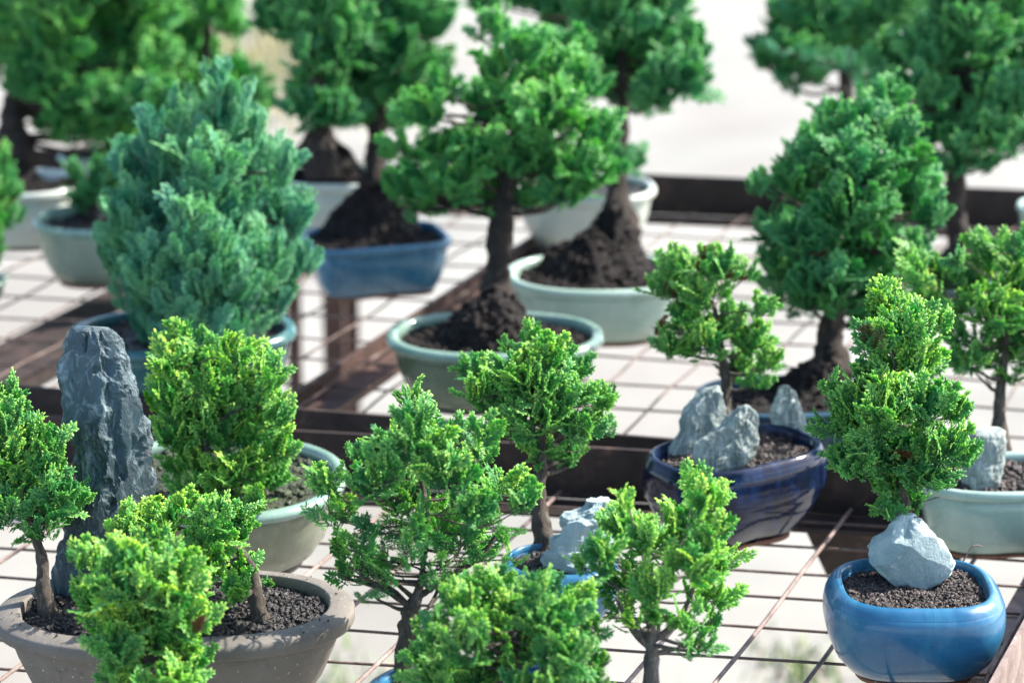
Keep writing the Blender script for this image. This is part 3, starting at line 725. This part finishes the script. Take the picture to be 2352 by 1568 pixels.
pot('P23', -60, 640, 150, .4, 'bowl', .9, 2.3, 0, ('celadon', 'celadon_rim', 'clay'), 'small pot just outside the left edge', grit=60)

# ------------------------------------------------------------------ weeds and dry grass on the ground
def grass(name, label, centre, rx, ry, n, h, cols, seed):
    m, nt, out = new_mat(name + '_blades'); b = N(nt, 'ShaderNodeAttribute', attribute_name='rnd')
    p = N(nt, 'ShaderNodeBsdfPrincipled', Roughness=.6); nt.links.new(ramp(nt, b.outputs['Fac'], cols), p.inputs['Base Color']); nt.links.new(p.outputs[0], out.inputs[0])
    rng = np.random.RandomState(seed); V = []; Q = []; A = []
    for i in range(n):
        x = centre.x + rng.normal() * rx; y = centre.y + rng.normal() * ry; a = rng.rand() * 6.3; L = h * rng.uniform(.4, 1.2); w = .003 * rng.uniform(.7, 1.6)
        d = np.array([math.cos(a), math.sin(a), 0]); s_ = np.array([-d[1], d[0], 0]) * w; o = len(V); ln = rng.uniform(.1, .8); c = rng.rand()
        for f in (0, .5, 1):
            q = np.array([x, y, 0]) + d * L * ln * f * f + np.array([0, 0, L * f * (1 - .3 * ln * f)])
            V += [q - s_ * (1 - f * .9), q + s_ * (1 - f * .9)]; A += [c, c]
        Q += [(o, o + 1, o + 3, o + 2), (o + 2, o + 3, o + 5, o + 4)]
    tag(mesh_obj(name, np.array(V), Q, m, None, True, attrs={'rnd': A}), label, 'grass', kind='stuff')
G1 = [(0, (.06, .16, .02)), (.6, (.16, .28, .05)), (.85, (.40, .36, .18)), (1, (.35, .2, .25))]
G2 = [(0, (.12, .2, .04)), (.4, (.34, .32, .12)), (1, (.55, .45, .26))]
grass('weeds', 'small green and pinkish weeds on the concrete under the front table', on_plane(1835, 1545, 0), .04, .05, 110, .035, G1, 1)
grass('weeds', 'sparse weeds in a joint of the concrete, bottom left', on_plane(880, 1590, 0), .16, .05, 160, .05, G1, 2)
grass('dry_grass', 'strip of dry yellowish grass beyond the tables at the upper left', on_plane(640, 150, 0), .2, .45, 1500, .08, G2, 3)

# ------------------------------------------------------------------ rocks
tP1 = POTS['P1']['t']
rock('tall dark blue grey slate standing upright in the brown pot', [(750, 206, 222), (755, 178, 240), (760, 168, 252), (774, 160, 262), (800, 148, 280), (832, 138, 292), (860, 134, 302), (886, 133, 315), (935, 141, 328), (962, 147, 334), (1000, 155, 339), (1065, 163, 344), (1119, 167, 355), (1163, 163, 347), (1195, 157, 330), (1249, 141, 305), (1314, 130, 285), (1375, 138, 280)],
     on_plane(230, 1365, POTS['P1']['sz']).y * CP + .0 - (POTS['P1']['sz'] - CAM_Z) * SP, 'slate', thick=.55, seed=3, rough=.085, ridge=(8, 8, 1.8), scallop=1.0, lat=(7, 11), chip=1.0, cuts=5, name='standing_rock', rows=240, cols=200, base_extra=.02)
def soil_depth(k, x, y): p = on_plane(x, y, POTS[k]['sz']); return depth_of(p)
rock('pale blue grey boulder with a flat broken face, in the shiny sky blue pot', [(1180, 2066, 2098), (1190, 2040, 2116), (1220, 2028, 2146), (1244, 2000, 2162), (1258, 1988, 2172), (1288, 1998, 2190), (1316, 2020, 2184), (1338, 2044, 2150), (1354, 2062, 2118)],
     soil_depth('P14', 2100, 1345), 'pale_rock', thick=.62, seed=9, rough=.030, ridge=(4, 4, 4), freq=.8, cuts=9, chip=2.4, lat=(4, 6), deep=.62)
rock('jagged pale grey rock leaning in the blue pot at the centre front', [(1148, 1345, 1395), (1165, 1330, 1415), (1190, 1290, 1425), (1220, 1275, 1430), (1250, 1265, 1430), (1285, 1245, 1420), (1310, 1232, 1400), (1330, 1245, 1380)],
     soil_depth('P15', 1330, 1310), 'pale_rock', thick=.6, seed=8, rough=.09, ridge=(6, 6, 5), facet=.4, freq=.9, cuts=5, chip=1.3, lat=(5, 8))
rock('craggy rock at the left end of the navy pot, left of the little trunk', [(886, 1640, 1654), (897, 1614, 1660), (925, 1585, 1664), (956, 1566, 1665), (990, 1553, 1660), (1021, 1544, 1655), (1050, 1534, 1640), (1085, 1530, 1625)],
     soil_depth('P12', 1600, 1045), 'crag_rock', thick=.4, seed=11, rough=.075, ridge=(14, 14, 1.2), chip=1.0, lat=(4, 9))
rock('streaky slanting grey rock in front of the little trunk in the navy pot', [(930, 1708, 1720), (946, 1690, 1734), (968, 1668, 1740), (989, 1642, 1744), (1016, 1600, 1747), (1043, 1592, 1735), (1065, 1596, 1712), (1100, 1612, 1690)],
     soil_depth('P12', 1670, 1078), 'crag_rock', thick=.35, seed=13, rough=.07, ridge=(14, 14, 1.2), chip=1.0, lat=(4, 9))
rock('small pointed grey rock at the right end of the navy pot', [(885, 1795, 1812), (900, 1785, 1822), (930, 1773, 1838), (960, 1770, 1850), (990, 1775, 1858), (1015, 1800, 1865)],
     soil_depth('P12', 1815, 995), 'crag_rock', thick=.6, seed=17, rough=.07, ridge=(12, 12, 1.5), facet=.3)
rock('upright flat topped grey rock in the mint pot', [(985, 2240, 2305), (995, 2225, 2310), (1040, 2218, 2308), (1090, 2212, 2300), (1130, 2205, 2290), (1150, 2200, 2285)],
     soil_depth('P13', 2255, 1115), 'crag_rock', thick=.6, seed=19, rough=.06, ridge=(10, 10, 2), facet=.3)

# ------------------------------------------------------------------ trees: near table
tree('small dark green tree with a short grey trunk, cut by the left edge', 'P1', (105, 1392),
     [(105, 1385, 42), (98, 1340, 34), (98, 1290, 26), (85, 1240, 20), (60, 1150, 14), (30, 1020, 8)],
     [(20, 915, 30, 38), (8, 970, 48, 40), (62, 1000, 48, 32), (112, 1020, 40, 26), (25, 1050, 60, 42), (105, 1075, 42, 32), (50, 1120, 66, 38), (135, 1135, 52, 32), (172, 1160, 28, 20), (20, 1180, 46, 40), (110, 1190, 58, 30), (100, 1230, 46, 24), (-30, 1010, 40, 50), (-30, 1110, 50, 50)],
     seed=21, mat='fol', size=.026, dens=1.15)
tree('bushy golden green tree behind the tall slate, with grey twigs showing', 'P2', (505, 1170),
     [(505, 1160, 26), (495, 1110, 22), (475, 1040, 18), (460, 960, 14), (445, 860, 8)],
     [(422, 785, 36, 32), (395, 845, 42, 42), (465, 835, 62, 50), (540, 825, 48, 40), (582, 815, 18, 20), (612, 865, 42, 40), (505, 905, 82, 60), (395, 925, 46, 50), (590, 935, 62, 50), (638, 960, 36, 40), (465, 990, 74, 54), (395, 1020, 42, 50), (560, 1015, 72, 52), (636, 1040, 38, 42), (440, 1085, 52, 42), (530, 1095, 72, 44), (608, 1105, 50, 42), (598, 1165, 40, 28), (500, 1150, 52, 32), (425, 1140, 36, 28)],
     seed=22, mat='fol_yel', kind='fine', size=.026, dens=.85, facing=.4, up=.6)
tree('low golden green tree with a stubby trunk at the right side of the brown pot', 'P1', (600, 1425),
     [(598, 1415, 40), (585, 1360, 34), (578, 1310, 28), (555, 1270, 20), (500, 1230, 12)],
     [(452, 1158, 30, 26), (480, 1195, 50, 32), (548, 1185, 38, 28), (400, 1188, 42, 28), (335, 1195, 42, 26), (285, 1215, 38, 24), (370, 1230, 52, 32), (478, 1250, 60, 34), (548, 1235, 36, 32), (500, 1300, 42, 30), (545, 1320, 36, 36), (540, 1370, 44, 30), (575, 1345, 24, 24), (430, 1290, 40, 30)],
     seed=23, mat='fol_yel', size=.024, dens=1.15)
tree('out of focus golden green tree nearest the camera, lower left', 'F1', (370, 1730),
     [(370, 1720, 50), (360, 1640, 40), (350, 1550, 30), (340, 1400, 18), (340, 1280, 8)],
     [(342, 1240, 30, 28), (300, 1295, 58, 40), (195, 1292, 46, 28), (395, 1305, 54, 38), (430, 1355, 46, 38), (300, 1355, 80, 50), (215, 1380, 44, 40), (395, 1395, 72, 52), (285, 1435, 82, 52), (445, 1440, 44, 42), (365, 1485, 82, 52), (270, 1505, 54, 42), (440, 1530, 46, 42), (395, 1575, 72, 46), (300, 1580, 60, 46)],
     seed=24, mat='fol_yel', size=.024, dens=1.05)
tree('open lacy tree in the centre front with a forked trunk and see-through lower branches', 'P16', (932, 1566),
     [(928, 1540, 48), (936, 1450, 44), (944, 1405, 40), (958, 1370, 24), (970, 1310, 14), (980, 1200, 13), (965, 1060, 9)],
     [(942, 920, 26, 32), (950, 975, 46, 42), (898, 1005, 34, 28), (985, 1035, 62, 40), (1062, 1005, 34, 28), (1105, 1000, 36, 32), (838, 1052, 38, 28), (900, 1065, 60, 36), (1100, 1058, 46, 38), (1005, 1100, 60, 48), (755, 1115, 50, 28), (850, 1120, 66, 34), (1150, 1125, 60, 34), (1205, 1160, 40, 26), (920, 1165, 66, 40, None, .9), (1075, 1175, 66, 40, None, .9),
      (770, 1190, 46, 36, 0, .68), (850, 1230, 66, 40, 0, .69), (950, 1240, 76, 40, 0, .69), (1060, 1250, 70, 40, 0, .68), (1140, 1220, 50, 36, 0, .68), (1170, 1285, 26, 22, 0, .68), (845, 1315, 50, 30, 0, .69), (930, 1300, 50, 32, 0, .68), (865, 1375, 40, 24, 0, .68), (820, 1270, 50, 36, -.01, .68), (1000, 1310, 46, 26, -.01, .6), (880, 1290, 50, 30, .02, .68), (1000, 1215, 60, 40, .02, .68), (1100, 1290, 40, 24, 0, .6), (900, 1340, 50, 30, -.02, .65), (1010, 1345, 44, 22, -.02, .6), (930, 1270, 60, 34, -.03, .65), (1120, 1330, 36, 20, 0, .6), (800, 1330, 34, 24, 0, .6), (960, 1200, 66, 40, -.03, .69), (1040, 1310, 40, 24, 0, .6)],
     seed=25, mat='fol', size=.031, dens=1.15, kind='hinoki', thick=.8,
     branches=[[(955, 1372, 20, 0), (1000, 1345, 15, .004), (1055, 1310, 12, .008), (1110, 1270, 12, .01), (1150, 1210, 6, .01)], [(945, 1392, 16, 0), (905, 1370, 10, -.004), (860, 1340, 7, -.006), (800, 1300, 4, -.006)]])
tree('dense little tree with a flat bushy crown, left of the jagged pale rock', 'P15', (1250, 1262),
     [(1250, 1255, 46), (1242, 1200, 40), (1238, 1140, 34), (1245, 1060, 22), (1250, 930, 10)],
     [(1228, 785, 26, 28), (1250, 825, 50, 34), (1165, 800, 14, 12), (1190, 865, 66, 36), (1100, 865, 40, 26), (1085, 915, 34, 34), (1150, 925, 70, 38), (1235, 895, 80, 40), (1308, 855, 36, 34), (1300, 925, 70, 38), (1378, 930, 32, 28), (1220, 970, 80, 40), (1160, 990, 46, 26), (1335, 990, 50, 32), (1250, 1040, 60, 26), (1385, 985, 24, 30), (1310, 1055, 40, 20)],
     seed=26, mat='fol', size=.027, dens=1.1)
tree('twiggy forked tree between the jagged rock and the sky blue pot', 'F3', (1490, 1730),
     [(1490, 1715, 44), (1495, 1540, 36), (1495, 1480, 28), (1500, 1400, 18), (1530, 1280, 10)],
     [(1588, 1108, 30, 30), (1610, 1155, 52, 40), (1650, 1140, 24, 20), (1440, 1160, 22, 26), (1428, 1215, 46, 38), (1385, 1285, 58, 38), (1340, 1305, 26, 18), (1480, 1255, 52, 46), (1558, 1225, 60, 48), (1640, 1225, 46, 42), (1662, 1300, 38, 36), (1590, 1305, 70, 48), (1430, 1350, 58, 38), (1500, 1365, 52, 38), (1620, 1375, 58, 38), (1580, 1435, 50, 38), (1425, 1410, 40, 24), (1600, 1495, 42, 34), (1635, 1440, 26, 24), (1510, 1420, 40, 30, -.02), (1450, 1440, 30, 20, -.01)],
     seed=27, mat='fol_yel', bark='bark_pale', size=.026, dens=.85,
     branches=[[(1495, 1490, 22, 0), (1450, 1440, 14, 0), (1415, 1370, 8, 0)], [(1500, 1470, 20, 0), (1560, 1420, 12, 0), (1600, 1330, 7, 0)], [(1500, 1500, 14, 0), (1550, 1490, 9, 0), (1590, 1480, 6, 0)]])
tree('soft out of focus bush covering the pot at the bottom centre', 'F2', (1190, 1765),
     [(1190, 1755, 60), (1185, 1680, 48), (1180, 1600, 34), (1180, 1450, 16)],
     [(1130, 1352, 56, 34), (1235, 1362, 48, 28), (1322, 1390, 48, 34), (1055, 1402, 54, 36), (1150, 1430, 72, 46), (1260, 1435, 72, 46), (1345, 1460, 34, 32), (1000, 1462, 36, 30), (985, 1515, 44, 38), (1070, 1485, 72, 48), (1180, 1495, 72, 50), (1290, 1505, 72, 46), (1368, 1540, 36, 34), (1000, 1560, 54, 42), (1120, 1570, 72, 46), (1250, 1580, 72, 46), (1340, 1600, 50, 40)],
     seed=28, mat='fol', size=.024, dens=1.0)
tree('upright bright green tree growing over the pale boulder in the sky blue pot', 'P14', (2090, 1300),
     [(2092, 1290, 26), (2092, 1235, 24), (2085, 1180, 20), (2070, 1060, 14), (2060, 900, 10), (2050, 780, 6)],
     [(2032, 710, 44, 44), (2088, 760, 60, 46), (2162, 755, 34, 26), (2010, 785, 48, 42), (2080, 850, 70, 52), (1985, 878, 54, 34), (1922, 905, 34, 26), (2010, 950, 80, 56), (1928, 980, 46, 40), (2130, 940, 70, 50), (2190, 955, 34, 36), (2172, 1035, 62, 46), (2060, 1050, 90, 56), (1968, 1065, 58, 40), (2050, 1130, 52, 34), (2132, 1105, 60, 34), (2215, 1060, 26, 24), (2030, 1170, 30, 16), (2090, 1160, 48, 26), (2060, 1185, 30, 14)],
     seed=29, mat='fol', size=.026, dens=1.2, depth=soil_depth('P14', 2095, 1330) + .02)
tree('small yellow green tree with brown dead patches, over the craggy rocks', 'P12', (1665, 1010),
     [(1665, 1000, 34), (1664, 940, 28), (1668, 880, 24), (1655, 800, 18), (1640, 700, 10)],
     [(1568, 625, 60, 34), (1650, 622, 62, 30), (1708, 638, 30, 22), (1612, 590, 12, 22), (1538, 672, 42, 30), (1620, 680, 60, 34), (1590, 745, 50, 36), (1540, 805, 38, 26), (1515, 760, 22, 16), (1620, 795, 60, 38), (1680, 755, 36, 38), (1742, 715, 36, 24), (1722, 795, 50, 38), (1762, 840, 26, 32), (1695, 855, 50, 32), (1735, 885, 32, 22)],
     seed=30, mat='fol_brown', size=.026, dens=.95)
tree('broad soft green tree cut by the right edge, above the mint pot', 'P13', (2300, 1020),
     [(2300, 1015, 40), (2295, 960, 30), (2298, 890, 24), (2310, 800, 16), (2310, 680, 8)],
     [(2110, 600, 32, 38), (2090, 645, 42, 32), (2170, 645, 52, 34), (2200, 605, 28, 18), (2280, 585, 50, 32), (2340, 578, 44, 30), (2260, 655, 72, 42), (2350, 665, 62, 50), (2180, 712, 62, 42), (2280, 735, 72, 42), (2370, 755, 54, 50), (2220, 785, 54, 36), (2310, 815, 72, 38), (2230, 845, 42, 26), (2330, 870, 34, 20), (2130, 690, 34, 32), (2430, 640, 60, 60), (2430, 760, 60, 60)],
     seed=31, mat='fol', size=.034, dens=1.0)

# ------------------------------------------------------------------ trees: far table
tree('big feathery blue green cypress, egg shaped and bushy to the ground', 'P3', (430, 800),
     [(430, 790, 44), (440, 700, 34), (460, 560, 26), (480, 400, 16), (500, 260, 10)],
     [(502, 195, 36, 54), (518, 260, 62, 60), (426, 262, 42, 48), (452, 330, 73, 63), (570, 300, 46, 54), (347, 305, 37, 48), (376, 395, 75, 72), (480, 415, 87, 84), (584, 385, 75, 72), (649, 395, 37, 58), (298, 400, 42, 60), (288, 500, 52, 72), (385, 505, 87, 84), (499, 525, 87, 84), (613, 495, 75, 84), (680, 520, 42, 65), (273, 598, 42, 63), (347, 615, 77, 72), (461, 635, 87, 75), (584, 615, 87, 75), (681, 618, 46, 54), (309, 690, 54, 50), (404, 715, 77, 60), (518, 715, 77, 60), (622, 695, 62, 50), (442, 770, 54, 36), (356, 765, 46, 39), (432, 700, 84, 74, -.07), (452, 560, 84, 84, -.09), (518, 640, 74, 74, -.08), (366, 640, 74, 74, -.07), (480, 770, 84, 52, -.06), (394, 790, 56, 42, -.05), (556, 772, 54, 36)],
     seed=41, mat='fol_blue', kind='feather', size=.043, dens=1.45, up=2.3, out=.6, facing=.8, tip_top=.2, wild=.2, inner=.3, cat='conifer', name='cypress_tree')
tree('full green crown on a straight dark trunk in the centre of the far table', 'P8', (1135, 715),
     [(1138, 700, 84), (1142, 640, 62), (1144, 600, 54), (1150, 530, 58), (1160, 450, 44), (1180, 320, 26), (1190, 180, 12)],
     [(1130, 80, 36, 48), (1200, 125, 60, 42), (1290, 128, 52, 34), (1150, 165, 54, 42), (1250, 185, 82, 52), (1340, 205, 42, 52), (1010, 215, 40, 42), (975, 270, 52, 38), (1150, 262, 72, 58), (1260, 285, 84, 70), (1368, 315, 46, 50), (925, 348, 42, 26), (1000, 365, 72, 40), (1100, 365, 84, 50), (1220, 385, 84, 60), (1338, 395, 66, 50), (940, 435, 50, 40), (1040, 435, 72, 40), (1180, 455, 72, 30), (1290, 455, 62, 28), (958, 485, 40, 22)],
     seed=42, mat='fol_mid', kind='hinoki', size=.034, dens=1.0, bark='bark_dark')
tree('tree on a black mound of exposed roots, right of the centre tree', 'P9', (1420, 530),
     [(1422, 505, 80), (1418, 445, 48), (1418, 380, 34), (1430, 280, 30), (1430, 160, 22), (1420, 40, 10)],
     [(1290, 25, 70, 50), (1400, 30, 90, 60), (1500, 60, 80, 60), (1575, 130, 50, 50), (1470, 150, 90, 60), (1555, 195, 62, 50), (1420, 215, 70, 42), (1500, 238, 54, 28), (1390, 110, 80, 50), (1400, -70, 110, 70), (1230, -20, 80, 50), (1110, 10, 40, 40), (1530, -20, 80, 60), (1440, 378, 36, 28), (1400, 350, 26, 20), (1330, 190, 60, 40)],
     seed=43, mat='fol_deep', kind='coarse', size=.036, dens=1.0, bark='bark_dark', roots=55)
tree('cone shaped dark green tree on the right, with layered drooping branches', 'P11', (1905, 850),
     [(1905, 840, 78), (1908, 780, 58), (1918, 710, 46), (1950, 560, 30), (1980, 400, 18), (2020, 260, 8)],
     [(2040, 240, 44, 42), (1905, 285, 44, 31), (1960, 315, 77, 53), (2045, 325, 55, 47), (1880, 365, 55, 51), (1980, 400, 90, 64), (2070, 395, 55, 58), (1735, 428, 37, 20), (1840, 445, 79, 53), (1950, 490, 101, 64), (2080, 475, 68, 58), (2138, 515, 39, 47), (1768, 535, 48, 31), (1850, 562, 90, 53), (1980, 585, 101, 56), (2088, 585, 57, 47), (1800, 632, 57, 42), (1900, 660, 90, 47), (2000, 650, 79, 47), (1860, 700, 57, 26), (1960, 715, 66, 26), (1820, 685, 50, 26), (2030, 700, 50, 30), (1930, 712, 46, 24), (1975, 270, 44, 33)],
     seed=44, mat='fol_deep', kind='hinoki', size=.034, dens=.95, bark='bark_dark', roots=60)
tree('large dark crown over the blue rectangular pot, on a mound of soil', 'P6', (862, 445),
     [(862, 438, 62), (862, 380, 50), (868, 320, 46), (862, 220, 36), (860, 60, 18)],
     [(720, 120, 50, 50), (800, 60, 80, 60), (900, 40, 80, 52), (990, 60, 50, 50), (800, 150, 82, 60), (900, 140, 82, 60), (982, 160, 42, 50), (750, 200, 60, 50), (850, 232, 82, 42), (940, 215, 60, 42), (715, 245, 40, 26), (800, 275, 50, 24), (872, 288, 54, 24), (700, 30, 60, 50), (760, -50, 80, 60), (880, -70, 90, 70), (980, -40, 70, 60)],
     seed=45, mat='fol_deep', kind='coarse', size=.038, dens=1.0, bark='bark_dark')
tree('tree standing behind the blue rectangular pot, its crown at the top edge', 'P7', (740, 385),
     [(738, 360, 70), (735, 310, 60), (735, 250, 40), (720, 150, 30), (690, 40, 18)],
     [(620, 45, 46, 42), (680, 60, 60, 50), (640, -30, 70, 60), (730, 0, 60, 60), (740, 190, 50, 50), (690, 130, 36, 36), (780, 100, 60, 60), (730, 255, 62, 38), (700, 245, 50, 36), (770, 270, 50, 34)],
     seed=46, mat='fol_deep', kind='coarse', size=.04, dens=.9, bark='bark_dark')
tree('dark spreading tree filling the top left corner', 'P5', (35, 360),
     [(32, 350, 95), (28, 290, 62), (40, 220, 50), (80, 130, 34), (110, 20, 18)],
     [(60, 110, 70, 60), (130, 75, 72, 62), (222, 55, 82, 62), (100, 180, 84, 62), (200, 165, 84, 70), (60, 20, 70, 60), (300, 75, 66, 66), (165, 240, 72, 40), (112, 250, 50, 24), (25, 150, 44, 54), (330, 20, 70, 60), (180, 300, 60, 40), (330, 150, 60, 60), (250, 230, 50, 40), (120, 275, 60, 34), (330, 250, 60, 60), (260, 310, 50, 40), (180, -30, 90, 60), (60, -60, 80, 60), (310, -40, 80, 60), (-40, 90, 60, 70)],
     seed=47, mat='fol_mid', kind='coarse', size=.040, dens=1.05, bark='bark_dark')
tree('dark green tree behind the top of the blue green cypress', 'P19', (490, 330),
     [(490, 320, 60), (490, 240, 40), (470, 140, 26), (480, 40, 12)],
     [(440, 35, 50, 40), (500, 28, 50, 36), (522, 68, 40, 30), (425, 105, 44, 50), (455, 150, 50, 50), (385, 155, 40, 50), (555, 185, 50, 36), (598, 225, 26, 24), (530, 240, 50, 40), (470, 230, 60, 50), (420, -20, 60, 40), (400, 250, 50, 50), (570, 270, 44, 34), (400, 190, 50, 50), (340, 240, 40, 40), (430, 320, 60, 40), (530, 310, 60, 36)],
     seed=48, mat='fol_mid', kind='coarse', size=.038, dens=1.0, bark='bark_dark')
tree('slender bright green young tree in front of the top left tree', 'P18', (285, 345),
     [(285, 338, 26), (290, 280, 20), (300, 200, 14), (310, 140, 8)],
     [(305, 145, 40, 32), (258, 188, 34, 28), (345, 180, 38, 42), (300, 225, 60, 42), (250, 285, 34, 34), (240, 335, 24, 34), (305, 295, 52, 42), (270, 250, 40, 30), (360, 260, 40, 50), (230, 370, 26, 26), (330, 340, 40, 40)],
     seed=49, mat='fol', kind='coarse', size=.034, dens=.9)
tree('small dark tree in the grey green oval bowl', 'P4', (215, 505),
     [(215, 500, 30), (215, 470, 24), (210, 420, 14)],
     [(188, 410, 34, 26), (222, 440, 40, 34), (200, 465, 34, 22), (250, 410, 40, 34)],
     seed=50, mat='fol_deep', kind='coarse', size=.034, dens=1.0, bark='bark_dark')
tree('sliver of a bushy green tree at the left edge', 'P23', (-60, 640),
     [(-60, 630, 40), (-60, 560, 30), (-50, 440, 16)],
     [(0, 385, 30, 34), (5, 440, 32, 40), (0, 500, 34, 40), (-4, 560, 24, 30), (-60, 400, 50, 50), (-60, 480, 60, 60), (-8, 595, 18, 18)],
     seed=51, mat='fol_mid', kind='hinoki', size=.034, dens=.9)
ju = tree('far dark tree at the top right, with a long light juniper spray reaching left', 'P20', (1950, 400),
     [(1950, 390, 60), (1950, 300, 44), (1940, 180, 30), (1940, 60, 16)],
     [(1800, 55, 50, 50), (1870, 40, 72, 52), (1758, 122, 36, 30), (1830, 142, 62, 42), (1900, 112, 72, 52), (1860, 188, 42, 24), (1980, 60, 72, 52), (2060, 20, 62, 42), (1950, -30, 90, 50), (1770, 150, 36, 24), (1990, 150, 60, 50), (1820, 200, 26, 20)],
     seed=52, mat='fol_deep', kind='coarse', size=.038, dens=1.0, bark='bark_dark')
tj = depth_of(ju.location) - .22
jb = MB(); q, r_ = smooth_path([at_depth(2010, 175, tj + .03), at_depth(1930, 150, tj), at_depth(1850, 130, tj), at_depth(1775, 112, tj)], [.003, .0025, .0016, .0005], 6)
V, Q = tube(q, r_, 6, .2, 3); jb.add(V, Q); jb.build('branch', M['bark'], ju, True)
crown_mesh('light_spray', [(at_depth(x, y, tj), rx * tj / F, .012, ry * tj / F, 1.0) for x, y, rx, ry in ((1800, 118, 26, 12), (1845, 132, 30, 18), (1890, 140, 32, 22), (1940, 152, 34, 26), (1985, 160, 34, 30), (1960, 185, 26, 20), (1900, 160, 24, 16))],
           'feather', .034, .5, M['fol_blue'], ju, 91, up=.1, out=.8, facing=.8)
tree('tall dark tree with a bent rooty trunk in the top right corner', 'P21', (2215, 610),
     [(2215, 600, 90), (2205, 540, 56), (2188, 480, 52), (2195, 420, 46), (2205, 300, 34), (2230, 120, 18)],
     [(2300, 35, 72, 70), (2220, 95, 82, 60), (2320, 125, 62, 62), (2130, 125, 62, 52), (2050, 148, 60, 40), (2100, 212, 72, 50), (2200, 215, 82, 60), (2310, 235, 72, 60), (2160, 305, 72, 50), (2258, 325, 82, 50), (2335, 320, 40, 50), (2190, 380, 62, 32), (2255, 385, 40, 22), (2250, -30, 100, 50), (2180, 20, 60, 50), (2390, 180, 50, 90)],
     seed=53, mat='fol_deep', kind='coarse', size=.038, dens=1.05, bark='bark_dark', roots=70)

print('POLYS', sum(s[1] for s in STATS)); print(STATS)

# ------------------------------------------------------------------ twigs and small sprouts on the soil
def twig(label, pts, t, w, name='fallen_twig', mat='bark'):
    P = [at_depth(x, y, t) for x, y in pts]; q, r = smooth_path(P, [w * t / F / 2] * (len(P) - 1) + [w * t / F / 5], 5)
    V, Q = tube(q, r, 6, .3, 3); o = mesh_obj(name, V - np.array(P[0]), Q, M[mat], None, True); o.location = P[0]; tag(o, label, 'twig')
twig('thin dry curled twig sticking up at the right of the sky blue pot', [(2205, 1300), (2222, 1272), (2232, 1256), (2248, 1252), (2258, 1256)], soil_depth('P14', 2205, 1300), 4, 'dry_twig', 'iron_pale')
twig('bare reddish twig lying on the front edge of the soil in the brown pot', [(612, 1405), (580, 1428), (548, 1452), (520, 1462), (490, 1466)], soil_depth('P1', 560, 1440) - .01, 6)
tree('tiny pale green seedling at the foot of the stubby trunk in the brown pot', 'P1', (610, 1362), [(610, 1358, 4), (608, 1348, 3)], [(600, 1345, 10, 7), (618, 1343, 8, 6)], seed=70, mat='fol', size=.009, dens=.6, name='seedling', cat='seedling', twigs=False)
